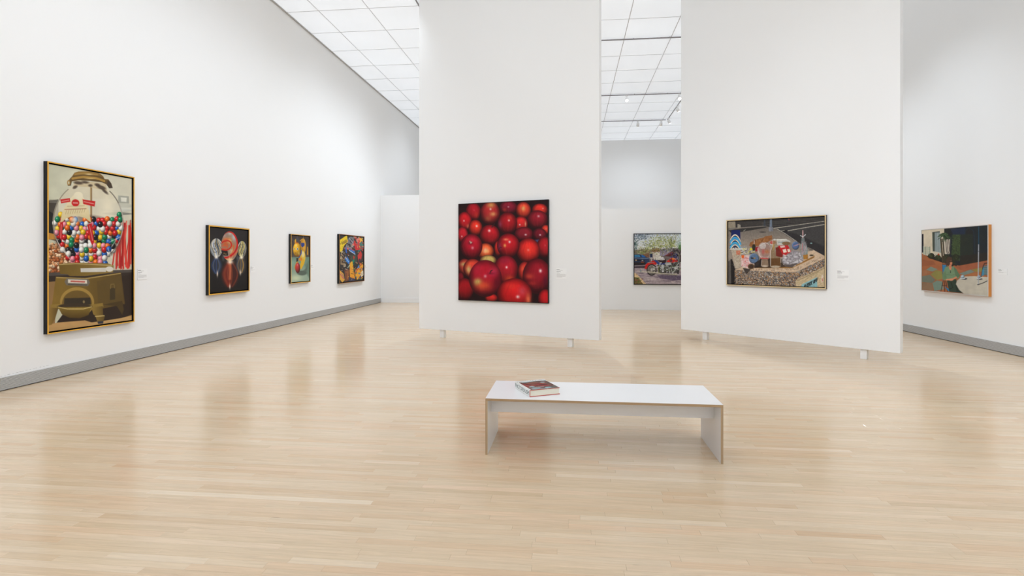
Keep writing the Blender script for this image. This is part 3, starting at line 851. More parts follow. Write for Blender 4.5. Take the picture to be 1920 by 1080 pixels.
# ---- yellow tin toy beside a red ball
def paint_toy():
    cv = Canvas(90, 190, [(220, 183), (500, 203), (490, 886), (215, 916)], 12)
    cv.fill(vgrad((66, 54, 50), (92, 82, 74), 190, 540))
    cv.poly([(200, 530), (510, 520), (510, 930), (200, 930)], vgrad((112, 142, 124), (158, 178, 156), 530, 800))
    cv.blob(290, 850, 110, 60, (214, 222, 184), 0.9); cv.blob(240, 620, 60, 80, (150, 186, 160), 0.6)
    cv.poly([(430, 640), (500, 560), (500, 860), (440, 760)], (96, 122, 106), 0.7, 30)
    cv.ell(380, 770, 74, 36, (84, 96, 84), 0.9, 14); cv.poly([(340, 780), (440, 700), (470, 640), (450, 760), (390, 800)], (92, 104, 92), 0.8, 16)
    cv.line([(410, 190), (412, 250)], 5, (150, 146, 140)); cv.poly([(232, 205), (268, 300), (240, 250)], (96, 98, 104)); cv.poly([(296, 250), (318, 188), (352, 270), (340, 310)], (72, 72, 78))
    cv.ell(406, 350, 42, 120, (198, 140, 36)); cv.ell(418, 330, 22, 90, (226, 172, 58), 0.8, 8)
    cv.line([(360, 270), (384, 244), (410, 238), (432, 262)], 9, (222, 168, 70))
    cv.poly([(372, 300), (424, 300), (428, 340), (396, 372), (374, 350)], (40, 62, 138))
    cv.poly([(466, 360), (480, 362), (482, 488), (462, 488)], (206, 150, 36))
    cv.ell(398, 520, 40, 100, (228, 192, 66)); cv.ell(402, 480, 20, 46, (238, 222, 164), 0.9, 8)
    cv.poly([(384, 560), (428, 560), (420, 620), (372, 716), (354, 700), (360, 630)], (226, 178, 40)); cv.poly([(300, 540), (330, 540), (318, 610), (300, 620)], (48, 34, 30))
    cv.poly([(300, 600), (330, 590), (290, 700), (272, 716), (272, 670)], (214, 164, 46))
    cv.line([(376, 420), (374, 470), (340, 530)], 14, (38, 66, 160))
    cv.ell(362, 556, 28, 28, (216, 138, 48))
    cv.ball(312, 410, 62, 112, (238, 180, 34), amb=0.5, hi=0.5, hx=-0.25, hy=-0.6, hr=0.2)
    cv.poly([(276, 260), (296, 236), (302, 310), (276, 320)], (230, 176, 40)); cv.blob(310, 300, 36, 16, (206, 84, 34), 0.7)
    cv.ell(268, 398, 9, 16, (214, 220, 214)); cv.ell(318, 398, 15, 20, (214, 222, 214)); cv.ell(320, 398, 8, 13, (52, 92, 84)); cv.ell(268, 398, 5, 10, (52, 92, 84))
    cv.blob(288, 462, 14, 12, (132, 60, 30), 0.8); cv.line([(270, 484), (300, 500), (330, 482)], 5, (150, 88, 30)); cv.blob(340, 470, 16, 40, (250, 216, 120), 0.6)
    cv.blob(332, 506, 30, 14, (150, 72, 34), 0.7)
    cv.ball(318, 692, 38, 80, (188, 52, 48), amb=0.45, hi=0.35, hx=-0.1, hy=-0.6, hr=0.25)
    return cv

# ---- heap of bright packets
def paint_packets():
    cv = Canvas(110, 180, [(970, 184), (1346, 214), (1340, 880), (968, 918)], 21)
    rng = cv.rng
    cv.fill((52, 46, 44))
    def shards(n, x0, x1, y0, y1, cols, s0, s1):
        for k in range(n):
            x, y = rng.uniform(x0, x1), rng.uniform(y0, y1)
            a = rng.uniform(0, math.pi); l, w = rng.uniform(s0, s1), rng.uniform(s0, s1) * 0.4
            c, s = math.cos(a), math.sin(a)
            cv.poly([(x + c * l + s * w, y + s * l - c * w), (x + c * l - s * w, y + s * l + c * w), (x - c * l - s * w, y - s * l + c * w), (x - c * l + s * w, y - s * l - c * w)], cols[rng.randint(len(cols))])
    shards(50, 1080, 1340, 200, 420, [(96, 96, 102), (136, 132, 134), (196, 70, 62), (60, 58, 62), (206, 112, 98), (52, 120, 108), (166, 160, 156)], 10, 45)
    shards(26, 1200, 1340, 210, 420, [(206, 50, 44), (224, 128, 110), (232, 178, 60), (160, 40, 38), (60, 120, 110)], 12, 46)
    cv.ell(1150, 265, 46, 60, (118, 118, 124)); cv.ell(1150, 270, 22, 34, (74, 74, 80)); cv.line([(1120, 230), (1180, 300)], 8, (190, 190, 192))
    cv.poly([(972, 262), (1088, 182), (1096, 290), (1040, 350), (1000, 470), (972, 440)], (238, 204, 34))
    for k in range(9): cv.line([(1000 + 9 * k, 300 - 6 * k), (1016 + 9 * k, 330 - 5 * k)], 5, (70, 52, 26))
    for k in range(30): cv.line([(rng.uniform(985, 1080), rng.uniform(270, 400))] * 2, 6, (96, 72, 24), 0.8)
    cv.poly([(1186, 290), (1240, 320), (1250, 400), (1222, 420)], (208, 40, 40)); cv.poly([(1250, 500), (1300, 420), (1322, 480), (1290, 640), (1262, 600)], (204, 52, 46))
    cv.ell(1283, 580, 20, 34, (66, 50, 54))
    cv.poly([(1110, 380), (1200, 420), (1222, 490), (1130, 440)], (60, 116, 190)); cv.line([(1120, 420), (1210, 480)], 8, (214, 220, 224)); cv.line([(1130, 392), (1196, 424)], 10, (196, 66, 56))
    cv.poly([(1060, 370), (1078, 376), (1086, 470), (1064, 450)], (46, 104, 200))
    cv.poly([(1030, 486), (1080, 500), (1130, 590), (1116, 640), (1060, 580)], (40, 122, 208)); cv.line([(1044, 500), (1110, 600)], 7, (196, 224, 236)); cv.line([(1060, 520), (1090, 560)], 6, (226, 150, 60))
    cv.poly([(1130, 500), (1230, 490), (1240, 590), (1140, 600)], (66, 74, 58)); cv.poly([(1180, 500), (1206, 520), (1190, 580)], (196, 54, 40)); cv.poly([(1170, 570), (1200, 560), (1196, 640), (1176, 640)], (30, 128, 100))
    cv.poly([(990, 470), (1020, 460), (1060, 600), (1050, 660), (985, 640)], (150, 126, 96)); cv.poly([(1004, 560), (1060, 580), (1050, 620), (1000, 616)], (74, 56, 44))
    shards(40, 985, 1090, 440, 720, [(34, 28, 28), (60, 48, 44), (186, 170, 142), (110, 84, 62), (40, 34, 34)], 6, 26)
    cv.poly([(1124, 610), (1160, 620), (1210, 860), (1130, 840)], (236, 160, 34)); cv.poly([(1140, 600), (1170, 590), (1190, 740), (1150, 700)], (232, 176, 48))
    cv.poly([(1200, 760), (1300, 620), (1336, 640), (1330, 760), (1240, 880)], (234, 164, 40)); cv.line([(1210, 770), (1300, 650)], 12, (200, 60, 40)); cv.poly([(1240, 700), (1268, 640), (1280, 690)], (70, 130, 200))
    cv.poly([(1290, 780), (1336, 710), (1340, 800), (1310, 850)], (228, 214, 184)); cv.poly([(968, 720), (1030, 780), (1050, 880), (1010, 916), (968, 860)], (226, 168, 62))
    cv.line([(976, 780), (1030, 860)], 9, (200, 60, 110)); cv.line([(1000, 770), (1040, 850)], 6, (90, 80, 150))
    cv.poly([(1046, 740), (1130, 712), (1112, 880), (1060, 900)], (130, 76, 46)); cv.line([(1070, 760), (1100, 750), (1092, 860)], 10, (180, 108, 52)); cv.poly([(1120, 830), (1200, 860), (1200, 890), (1110, 900)], (58, 60, 86))
    shards(60, 1130, 1335, 600, 870, [(206, 70, 40), (240, 190, 60), (40, 120, 100), (60, 110, 180), (34, 28, 30), (220, 120, 40)], 4, 18)
    shards(50, 980, 1335, 200, 880, [(230, 224, 206), (32, 28, 30), (214, 60, 46), (240, 196, 60)], 3, 9)
    cv.line([(1096, 690), (1124, 650)], 12, (196, 226, 200), 0.8)
    return cv

# ---- apples
def paint_apples():
    cv = Canvas(250, 270, [(94, 109), (919, 71), (924, 1023), (97, 996)], 31)
    rng = cv.rng
    cv.fill((34, 10, 14))
    R1, R2, R3, DK, OR, PU = (196, 24, 34), (216, 40, 34), (170, 18, 34), (110, 14, 28), (236, 84, 48), (124, 22, 44)
    def apple(cx, cy, rx, ry, col, hx=0.1, hy=-0.15, hi=0.85, hr=0.10, patch=None, dark=(60, 6, 18), lx=0.1, ly=-0.35):
        cv.ball(cx, cy, rx, ry, col, lx=lx, ly=ly, amb=0.30, hi=hi, hx=hx, hy=hy, hr=hr, dark=dark)
        if patch:
            for (px, py, prx, pry, pc, pa) in patch: cv.blob(cx + px * rx, cy + py * ry, prx * rx, pry * ry, pc, pa)
        for k in range(10):   # faint streaks over the skin
            a = rng.uniform(-0.8, 0.8)
            cv.line([(cx + a * rx * 0.5, cy - ry * 0.7), (cx + a * rx, cy), (cx + a * rx * 0.6, cy + ry * 0.7)], 4, (230, 90, 70) if rng.rand() < .5 else (120, 8, 24), 0.10, 8)
    # the back rows
    apple(230, 175, 70, 80, R3, hi=0.2, patch=[(0.4, 0.4, 0.4, 0.5, (220, 60, 40), .6)])
    apple(556, 140, 84, 62, PU, hx=0.0, hy=-0.1, hi=.6, patch=[(-0.4, 0.3, .3, .3, (190, 60, 40), .6)])
    apple(846, 160, 72, 56, (214, 48, 36), hx=.4, hy=-.2, hi=.6)
    apple(386, 190, 92, 104, (176, 40, 42), hx=.05, hy=-.35, hi=.8, patch=[(0.1, -.7, .5, .3, (222, 168, 90), .9), (.3, .1, .4, .25, (232, 190, 110), .7), (-.2, .5, .4, .3, (186, 120, 70), .5)])
    apple(694, 164, 70, 76, (222, 66, 44), hi=.3, hx=0, hy=-.3, patch=[(0, -.2, .35, .4, (244, 190, 110), .9)])
    apple(150, 262, 66, 84, R1, hx=-.1, hy=0, patch=[(.5, .6, .3, .3, (236, 130, 90), .8)])
    apple(250, 326, 64, 74, (222, 52, 36), hx=.2, hy=-.2, hr=.14)
    apple(672, 292, 66, 72, (206, 38, 40), hx=-.15, hy=.1, patch=[(.65, 0, .12, .4, (226, 200, 150), .8)])
    apple(825, 250, 94, 84, (138, 22, 38), hx=.1, hy=-.35, hi=.55, hr=.13)
    apple(548, 284, 90, 100, (160, 18, 30), hx=.15, hy=-.25, patch=[(.25, -.5, .3, .25, (210, 70, 50), .7), (-.75, .1, .25, .4, (170, 90, 130), .5)])
    apple(900, 345, 40, 44, (214, 60, 44), hi=.5)
    apple(130, 392, 52, 74, (196, 30, 44), hx=-.1, hy=.2)
    apple(700, 385, 86, 66, (132, 24, 40), hx=.2, hy=.1, hr=.12)
    apple(844, 388, 66, 56, (110, 18, 36), hx=.1, hy=.1, hr=.13)
    apple(384, 392, 92, 94, (176, 22, 34), hx=-.05, hy=-.4, hr=.13)
    cv.line([(404, 322), (420, 300), (428, 290)], 9, (60, 24, 30))
    cv.poly([(800, 440), (850, 432), (830, 470)], (92, 100, 150), .7, 10)
    apple(890, 505, 70, 96, (170, 24, 34), hi=.2)
    apple(345, 545, 78, 76, (234, 96, 48), hi=.5, hx=0, hy=-.1, hr=.3, patch=[(0.1, 0, .5, .3, (250, 196, 120), .7)])
    apple(460, 520, 34, 70, (196, 40, 32), hi=0)
    apple(742, 540, 108, 116, (218, 40, 36), hx=.0, hy=-.05, hr=.09, patch=[(0, 0, .6, .5, (236, 66, 48), .6)])
    apple(214, 500, 102, 116, (176, 16, 40), hi=.5, hx=.1, hy=.12, hr=.12, patch=[(0, -.55, .5, .25, (206, 50, 70), .6), (.1, .7, .3, .2, (96, 8, 22), .7)])
    cv.blob(205, 470, 30, 20, (96, 20, 40), .8); cv.line([(200, 452), (208, 470), (216, 460)], 9, (196, 170, 150))
    apple(556, 492, 104, 112, (186, 22, 34), hx=.12, hy=-.3, hr=.1, hi=.9, patch=[(-.2, -.5, .3, .12, (240, 160, 110), .8), (-.3, .0, .15, .18, (232, 176, 90), .9), (-.75, .1, .2, .4, (140, 40, 90), .6)])
    cv.line([(474, 520), (484, 505), (494, 512)], 6, (60, 20, 40))
    apple(150, 690, 60, 76, (180, 60, 48), hi=.2, patch=[(-.1, -.3, .6, .3, (190, 180, 110), .9)])
    apple(370, 630, 78, 50, (196, 170, 90), hi=.2, patch=[(0, 0, .6, .6, (206, 196, 120), .8)])
    apple(226, 706, 88, 90, (218, 70, 44), hi=.2, patch=[(-.4, .1, .35, .5, (206, 196, 120), .9), (.3, -.4, .4, .4, (222, 70, 50), .6)])
    apple(536, 716, 112, 132, (172, 24, 38), hx=.05, hy=-.17, hr=.09, patch=[(.3, .65, .5, .3, (226, 80, 40), .8), (-.1, -.6, .6, .3, (150, 24, 60), .6)])
    apple(712, 735, 66, 94, (202, 50, 40), hi=0, patch=[(-.3, -.3, .3, .4, (224, 100, 60), .6)])
    apple(115, 790, 30, 50, DK, hi=0)
    apple(150, 900, 84, 104, (150, 14, 24), hi=0); apple(400, 980, 60, 40, (196, 40, 34), hi=0)
    apple(822, 775, 132, 164, (142, 16, 34), hx=.25, hy=-.3, hr=.10, hi=.9, patch=[(-.5, .0, .4, .2, (206, 70, 50), .8), (-.3, .4, .4, .15, (190, 50, 44), .6)])
    cv.blob(900, 820, 26, 60, (90, 10, 40), .8)
    apple(344, 798, 152, 172, (176, 18, 40), hi=.55, hx=0, hy=-.12, hr=.09, patch=[(-.45, .2, .3, .25, (196, 206, 110), 1.0), (-.1, .4, .6, .35, (232, 92, 50), .8), (.5, -.35, .35, .3, (200, 60, 90), .7), (-.5, -.5, .4, .4, (196, 30, 60), .7), (.7, .2, .3, .5, (96, 6, 30), .7)])
    cv.line([(388, 752), (394, 730), (408, 722)], 9, (52, 22, 24)); cv.blob(400, 752, 44, 16, (110, 10, 40), .7)
    apple(615, 945, 162, 150, (208, 24, 28), hx=.2, hy=.15, hr=.10, hi=.85, patch=[(.45, -.2, .3, .4, (196, 90, 110), .6), (.8, .3, .2, .5, (244, 120, 80), .8), (-.2, -.5, .5, .3, (226, 56, 44), .7)])
    apple(900, 985, 66, 90, (190, 22, 30), hi=0)
    cv.mottle(50, 0.10, 8)
    return cv

# ---- motorcycle parked under spring trees
def paint_motorcycle():
    cv = Canvas(180, 150, [(165, 160), (1190, 160), (1190, 938), (165, 938)], 41)
    rng = cv.rng
    cv.fill(vgrad((206, 214, 224), (226, 226, 220), 160, 420))
    cv.poly([(160, 400), (1200, 380), (1200, 640), (160, 620)], (120, 108, 104))
    for (x0, x1, y0, y1, c) in ((300, 400, 430, 520, (132, 92, 74)), (440, 560, 380, 540, (146, 96, 80)), (470, 580, 430, 560, (222, 218, 206)), (600, 700, 390, 500, (146, 140, 166)), (700, 840, 400, 520, (90, 80, 86)), (860, 1190, 380, 600, (70, 56, 54))):
        cv.poly([(x0, y0), (x1, y0 + 6), (x1, y1), (x0, y1)], c)
    # tree trunks and leaves
    for (x, y0, x1, y1, w) in ((490, 560, 470, 300, 9), (580, 520, 560, 260, 8), (700, 460, 740, 240, 12), (520, 430, 600, 300, 6), (740, 380, 800, 250, 6), (700, 420, 640, 280, 6), (1040, 560, 1000, 220, 12)):
        cv.line([(x, y0), (x1, y1)], w, (110, 92, 72))
    def leaves(n, cx, cy, sx, sy, cols, s0, s1, al=0.75):
        for k in range(n): cv.ell(cx + rng.randn() * sx, cy + rng.randn() * sy, rng.uniform(s0, s1), rng.uniform(s0, s1), cols[rng.randint(len(cols))], al)
    gr = [(146, 156, 58), (176, 180, 92), (104, 122, 54), (196, 196, 140), (150, 160, 80), (112, 122, 72), (206, 208, 180), (90, 100, 60)]
    cv.poly([(560, 400), (640, 372), (700, 384), (760, 372), (780, 460), (560, 500)], (150, 142, 160)); cv.poly([(400, 452), (470, 420), (560, 448), (560, 540), (400, 540)], (216, 208, 196), .8); cv.poly([(460, 400), (540, 380), (570, 430), (450, 440)], (140, 72, 56), .8)
    leaves(330, 440, 350, 95, 55, gr, 3, 9); leaves(460, 620, 270, 130, 65, gr, 3, 9); leaves(230, 720, 330, 60, 50, gr, 3, 8)
    leaves(150, 290, 440, 60, 26, gr, 3, 8); leaves(220, 980, 280, 90, 70, gr, 3, 9); leaves(90, 880, 350, 18, 34, [(60, 110, 52), (90, 130, 60)], 4, 9)
    leaves(200, 270, 200, 80, 30, [(74, 92, 112), (112, 130, 146), (62, 76, 70), (176, 188, 204)], 3, 9); leaves(90, 185, 330, 14, 40, [(92, 118, 120), (60, 84, 80)], 3, 8)
    leaves(120, 460, 420, 120, 24, [(110, 104, 60), (130, 90, 64), (150, 150, 90), (90, 82, 60)], 3, 8); leaves(90, 720, 420, 80, 20, [(90, 110, 80), (60, 56, 70), (140, 130, 150)], 3, 8)
    leaves(260, 560, 250, 200, 70, [(226, 230, 230), (206, 216, 226)], 2, 5, 0.7)
    cv.poly([(840, 180), (880, 160), (884, 330), (800, 340), (820, 240)], (206, 222, 226), .6, 20)
    # blue car
    cv.poly([(160, 476), (250, 476), (310, 490), (350, 522), (398, 536), (400, 600), (330, 640), (160, 650)], (46, 62, 92))
    cv.poly([(165, 484), (240, 484), (262, 515), (165, 518)], (60, 130, 176)); cv.poly([(268, 486), (316, 496), (340, 520), (285, 516)], (40, 112, 190)); cv.line([(165, 530), (380, 540)], 9, (126, 146, 170))
    cv.poly([(165, 556), (320, 560), (330, 584), (165, 584)], (34, 34, 44)); cv.poly([(265, 592), (312, 592), (312, 612), (265, 612)], (232, 110, 34)); cv.poly([(160, 596), (340, 600), (330, 660), (160, 660)], (44, 36, 38)); cv.ell(290, 570, 14, 6, (196, 190, 180))
    cv.ell(190, 566, 14, 12, (176, 150, 120))
    # road with dappled shade
    cv.poly([(160, 650), (1200, 600), (1200, 950), (160, 950)], (172, 156, 158))
    cv.poly([(160, 660), (350, 650), (370, 690), (160, 690)], (70, 58, 66))
    for k in range(60):
        y = rng.uniform(700, 930); cv.ell(rng.uniform(200, 1190), y, rng.uniform(30, 110), rng.uniform(4, 11), [(110, 92, 110), (92, 76, 96), (214, 198, 190), (196, 180, 176)][rng.randint(4)], 0.6, 8)
    cv.poly([(520, 800), (1190, 800), (1190, 868), (760, 880), (560, 850)], (88, 74, 96), 0.8, 16)
    cv.poly([(160, 760), (200, 780), (350, 940), (160, 940)], (226, 196, 150)); cv.poly([(160, 830), (230, 850), (300, 940), (160, 940)], (112, 98, 60)); leaves(40, 210, 890, 30, 30, [(60, 80, 36), (150, 90, 70), (96, 110, 50)], 5, 12)
    # wheel, frame, engine
    def wheel(x, y, rx, ry):
        cv.ell(x, y, rx, ry, (50, 44, 44)); cv.ell(x, y, rx * .78, ry * .78, (148, 140, 130)); cv.ell(x, y, rx * .66, ry * .66, (84, 76, 74))
        for k in range(14):
            a = k * math.pi / 7; cv.line([(x, y), (x + rx * .7 * math.cos(a), y + ry * .7 * math.sin(a))], 3, (206, 200, 190))
        cv.ell(x, y, rx * .2, ry * .2, (196, 190, 180))
    wheel(432, 716, 78, 92); wheel(1060, 716, 84, 96)
    cv.poly([(322, 700), (336, 640), (380, 596), (450, 590), (510, 604), (500, 640), (430, 622), (380, 646), (352, 706)], (206, 38, 34)); cv.line([(372, 604), (470, 600)], 11, (150, 158, 148))
    cv.poly([(420, 580), (470, 570), (500, 600), (430, 600)], (190, 36, 36))
    cv.poly([(404, 470), (446, 462), (448, 528), (408, 526)], (32, 40, 72)); cv.line([(428, 526), (430, 580)], 9, (200, 200, 204))
    cv.poly([(462, 562), (510, 566), (560, 616), (640, 606), (640, 632), (540, 640)], (52, 74, 140)); cv.poly([(520, 560), (600, 580), (650, 540), (660, 600), (590, 620)], (52, 34, 38))
    cv.poly([(560, 520), (610, 516), (640, 560), (580, 560)], (210, 206, 206)); cv.poly([(660, 590), (730, 530), (770, 524), (830, 544), (832, 586), (760, 602)], (214, 44, 32)); cv.poly([(748, 536), (780, 520), (800, 550), (750, 560)], (236, 132, 32))
    cv.poly([(700, 560), (740, 540), (750, 580), (724, 606)], (110, 60, 50)); cv.poly([(630, 500), (740, 430), (800, 430), (790, 470), (700, 510)], (96, 48, 50)); cv.line([(640, 496), (760, 440)], 9, (150, 86, 84))
    cv.poly([(760, 470), (850, 480), (850, 540), (770, 530)], (36, 40, 76)); leaves(60, 800, 500, 30, 40, [(52, 62, 130), (70, 52, 52), (170, 160, 150), (34, 28, 32)], 5, 12)
    cv.line([(790, 420), (850, 460), (862, 540), (840, 590)], 8, (150, 146, 120)); leaves(50, 790, 420, 30, 20, [(44, 40, 44), (110, 100, 100)], 5, 12)
    cv.poly([(520, 640), (860, 600), (860, 760), (540, 770)], (66, 62, 62))
    leaves(200, 700, 690, 100, 40, [(206, 206, 200), (92, 88, 84), (150, 150, 140), (44, 40, 40), (110, 120, 84), (230, 230, 226)], 4, 13, .9)
    cv.poly([(580, 640), (620, 640), (620, 700), (584, 700)], (196, 198, 196)); cv.poly([(640, 612), (730, 600), (740, 640), (660, 650)], (186, 188, 186))
    cv.line([(780, 700), (850, 610)], 12, (188, 190, 186)); cv.line([(750, 770), (840, 660)], 10, (206, 206, 200)); cv.line([(540, 650), (540, 760)], 12, (120, 120, 70))
    cv.line([(440, 700), (560, 660)], 8, (196, 192, 186)); cv.line([(250, 746), (420, 752), (620, 778), (820, 786)], 15, (206, 198, 172)); cv.line([(400, 768), (820, 800)], 9, (110, 104, 92)); cv.ell(262, 732, 14, 20, (140, 148, 150))
    cv.line([(900, 420), (1060, 716)], 11, (180, 180, 178)); cv.poly([(1000, 620), (1060, 596), (1130, 640), (1060, 620)], (200, 40, 34)); cv.ell(905, 470, 26, 32, (210, 210, 206))
    cv.mottle(16, 0.16, 5)
    return cv

# ---- street rubbish on a concrete planter
def paint_rubbish():
    cv = Canvas(270, 195, [(155, 158), (1303, 98), (1305, 944), (157, 908)], 51)
    rng = cv.rng
    cv.fill((128, 118, 108))
    cv.poly([(150, 250), (620, 215), (720, 240), (980, 400), (1120, 470), (1120, 700), (150, 720)], vgrad((112, 104, 96), (150, 138, 126), 220, 420))
    cv.poly([(150, 150), (1310, 90), (1310, 240), (840, 215), (700, 236), (630, 222), (150, 262)], (54, 52, 52)); cv.poly([(150, 160), (240, 156), (244, 230), (150, 240)], (150, 140, 122)); cv.poly([(150, 236), (600, 205), (640, 222), (150, 268)], (122, 114, 106))
    cv.poly([(160, 262), (320, 240), (640, 214), (600, 232), (330, 280), (190, 296)], (52, 50, 48)); cv.poly([(265, 190), (304, 184), (306, 234), (268, 238)], (150, 144, 130))
    cv.poly([(240, 170), (560, 150), (600, 200), (330, 210)], (64, 60, 58))
    # road and white lines
    cv.poly([(720, 240), (1310, 150), (1310, 590), (1180, 500), (980, 400)], (66, 64, 64)); cv.poly([(800, 260), (980, 310), (1310, 460), (1310, 590), (1100, 470), (900, 350)], (46, 44, 46), 0.9, 20); cv.poly([(810, 262), (870, 256), (860, 290), (820, 286)], (40, 38, 40))
    for p, w in (([(700, 238), (1000, 196), (1310, 152)], 6), ([(870, 268), (1100, 226), (1310, 192)], 7), ([(790, 270), (830, 262)], 5), ([(980, 400), (850, 310), (740, 246)], 6)): cv.line(p, w, (196, 190, 172))
    for y in (118, 132, 148, 168): cv.line([(560, y + 50), (1310, y - 10)], 3, (120, 112, 102), 0.7)
    cv.line([(340, 272), (360, 256)], 5, (190, 186, 170)); cv.ell(1148, 418, 12, 7, (140, 180, 176)); cv.poly([(862, 122), (890, 120), (888, 152), (864, 152)], (52, 60, 72)); cv.ell(882, 134, 7, 9, (150, 70, 60))
    for (x, y0, y1, w, c) in ((667, 130, 225, 24, (112, 124, 140)), (592, 140, 212, 18, (66, 70, 78))):
        cv.poly([(x - w / 2, y0), (x + w / 2, y0), (x + w / 2 + 3, y1), (x - w / 2 - 3, y1)], c)
    cv.poly([(640, 224), (692, 222), (694, 274), (640, 276)], (122, 124, 132)); cv.line([(656, 228), (656, 272)], 6, (166, 170, 178)); cv.ell(570, 284, 34, 7, (62, 58, 58), .9, 8)
    # planter: top, faces
    cv.poly([(230, 740), (330, 700), (1180, 500), (1310, 570), (1310, 640), (960, 780), (230, 770)], (206, 180, 152))
    cv.poly([(150, 640), (200, 610), (240, 740), (240, 930), (150, 930)], (92, 86, 82)); cv.poly([(186, 606), (208, 620), (240, 740), (240, 930), (194, 930)], (36, 32, 32))
    cv.poly([(232, 742), (960, 770), (965, 960), (240, 930)], (128, 116, 106)); cv.poly([(960, 768), (1310, 600), (1310, 690), (980, 860)], (138, 124, 112)); cv.poly([(962, 850), (1310, 690), (1310, 960), (965, 960)], (200, 178, 142))
    for k in range(2600):
        x = rng.uniform(235, 1305); 
        if x < 960: y = rng.uniform(748 + (x - 235) * .03, 935)
        else:
            t = (x - 960) / 345.0; y = rng.uniform(770 - 170 * t, 860 - 165 * t)
        c = [(60, 54, 52), (178, 166, 150), (206, 150, 92), (226, 214, 196), (92, 84, 80), (160, 110, 72), (116, 120, 130), (44, 40, 40)][rng.randint(8)]
        s = rng.uniform(3, 7); cv.ell(x, y, s, s * .9, c, .85)
    for k in range(300):
        x = rng.uniform(300, 1290); cv.ell(x, 745 - (x - 300) * .02 - max(0, x - 950) * .42 + rng.uniform(-14, 14), 4, 3, [(150, 120, 96), (230, 208, 180), (96, 80, 70)][rng.randint(3)], .7)
    for k in range(160): cv.ell(rng.uniform(985, 1300), rng.uniform(790, 940), 5, 4, [(176, 150, 110), (222, 204, 170)][rng.randint(2)], .6)
    cv.line([(985, 868), (1310, 712)], 6, (120, 100, 76), .8); cv.line([(1060, 870), (1140, 812), (1240, 760)], 4, (120, 104, 60), .7)
    cv.poly([(1040, 908), (1218, 822), (1222, 950), (1020, 950)], (142, 186, 190)); stroke_text(cv, 'P KICK OFF', (1066, 958), (16.5, -9.0), (6, -40), 8, (30, 34, 38))
    cv.poly([(1272, 800), (1290, 790), (1290, 880), (1272, 890)], (222, 206, 190)); cv.line([(1284, 840), (1284, 870)], 6, (190, 60, 50))
    # wet stain, then the rubbish
    cv.poly([(330, 700), (560, 690), (900, 700), (1000, 660), (1120, 600), (1190, 566), (1180, 590), (1060, 650), (920, 716), (520, 716)], (140, 92, 34), .9, 10)
    cv.poly([(420, 712), (520, 690), (540, 600), (800, 600), (850, 700), (700, 714)], (52, 40, 34), .9, 14); cv.poly([(330, 716), (430, 730), (390, 780), (372, 790)], (70, 62, 58))
    cv.poly([(196, 260), (298, 258), (306, 490), (172, 490)], (24, 36, 92))
    for dy, w, c in ((62, 14, (238, 224, 196)), (76, 6, (40, 30, 40)), (96, 26, (64, 160, 214)), (122, 12, (236, 224, 200)), (134, 6, (40, 34, 44)), (156, 26, (72, 170, 216)), (182, 12, (238, 228, 206)), (202, 14, (70, 60, 60)), (220, 14, (236, 226, 204))):
        cv.line([(x, min(488, 256 + dy + 0.020 * (x - 238) ** 2)) for x in np.linspace(186, 300, 13)], w, c)
    cv.poly([(226, 490), (232, 452), (244, 490)], (24, 40, 100)); cv.ell(240, 490, 70, 8, (214, 210, 200)); cv.poly([(120, 250), (190, 250), (170, 500), (120, 500)], (122, 114, 106), 0.0)
    cv.poly([(192, 502), (308, 502), (312, 700), (260, 724), (236, 716)], (196, 182, 160), .8); cv.poly([(250, 510), (302, 506), (300, 560), (252, 556)], (206, 110, 80), .8)
    for k in range(60): cv.line([(rng.uniform(205, 305), rng.uniform(510, 700))] * 2, 7, [(220, 210, 196), (150, 120, 90), (96, 82, 74), (206, 140, 110)][rng.randint(4)], .6)
    cv.ell(342, 484, 40, 30, (206, 204, 198)); cv.ell(342, 466, 38, 12, (150, 148, 146)); cv.poly([(310, 510), (440, 500), (440, 550), (310, 556)], (176, 170, 160)); leaves_c = [(220, 214, 204), (150, 140, 130), (206, 190, 60), (60, 54, 52)]
    for k in range(60): cv.ell(rng.uniform(310, 470), rng.uniform(480, 550), rng.uniform(5, 12), rng.uniform(4, 8), leaves_c[rng.randint(4)], .8)
    cv.poly([(312, 570), (400, 556), (520, 640), (470, 720), (390, 724), (310, 690)], (222, 196, 190)); cv.poly([(314, 566), (350, 560), (346, 600), (318, 600)], (236, 104, 42))
    for k in range(50): cv.line([(rng.uniform(315, 430), rng.uniform(570, 710)), (rng.uniform(315, 430), rng.uniform(570, 710))], 4, [(206, 60, 70), (236, 224, 220), (222, 120, 120)][rng.randint(3)], .5)
    cv.ball(466, 602, 60, 62, (110, 132, 160), amb=.6, hi=.2); cv.ell(466, 602, 48, 50, (92, 116, 148)); cv.poly([(424, 590), (480, 594), (480, 606), (430, 604)], (34, 30, 34)); cv.ell(472, 598, 14, 7, (160, 130, 80))
    cv.ell(432, 698, 40, 34, (110, 84, 58)); cv.ell(432, 700, 28, 24, (66, 50, 40)); cv.poly([(470, 660), (560, 600), (560, 700), (470, 716)], (40, 32, 30), .9, 8)
    # paper bag, cup lids, bottles
    cv.poly([(408, 450), (420, 410), (480, 376), (580, 350), (600, 334), (680, 322), (686, 370), (640, 400), (520, 450), (430, 464)], (148, 96, 56))
    for k in range(40):
        x = rng.uniform(430, 680); y = 400 - (x - 430) * .2; cv.line([(x, y + rng.uniform(-20, 40)), (x + rng.uniform(-20, 30), y + rng.uniform(-20, 40))], 5, [(186, 134, 84), (100, 62, 36), (166, 112, 66)][rng.randint(3)], .6)
    cv.line([(468, 388), (466, 440)], 7, (206, 206, 200)); cv.ell(464, 470, 22, 40, (44, 44, 36)); cv.ell(430, 490, 18, 14, (222, 206, 60)); cv.poly([(480, 470), (540, 450), (530, 510), (480, 520)], (150, 36, 40))
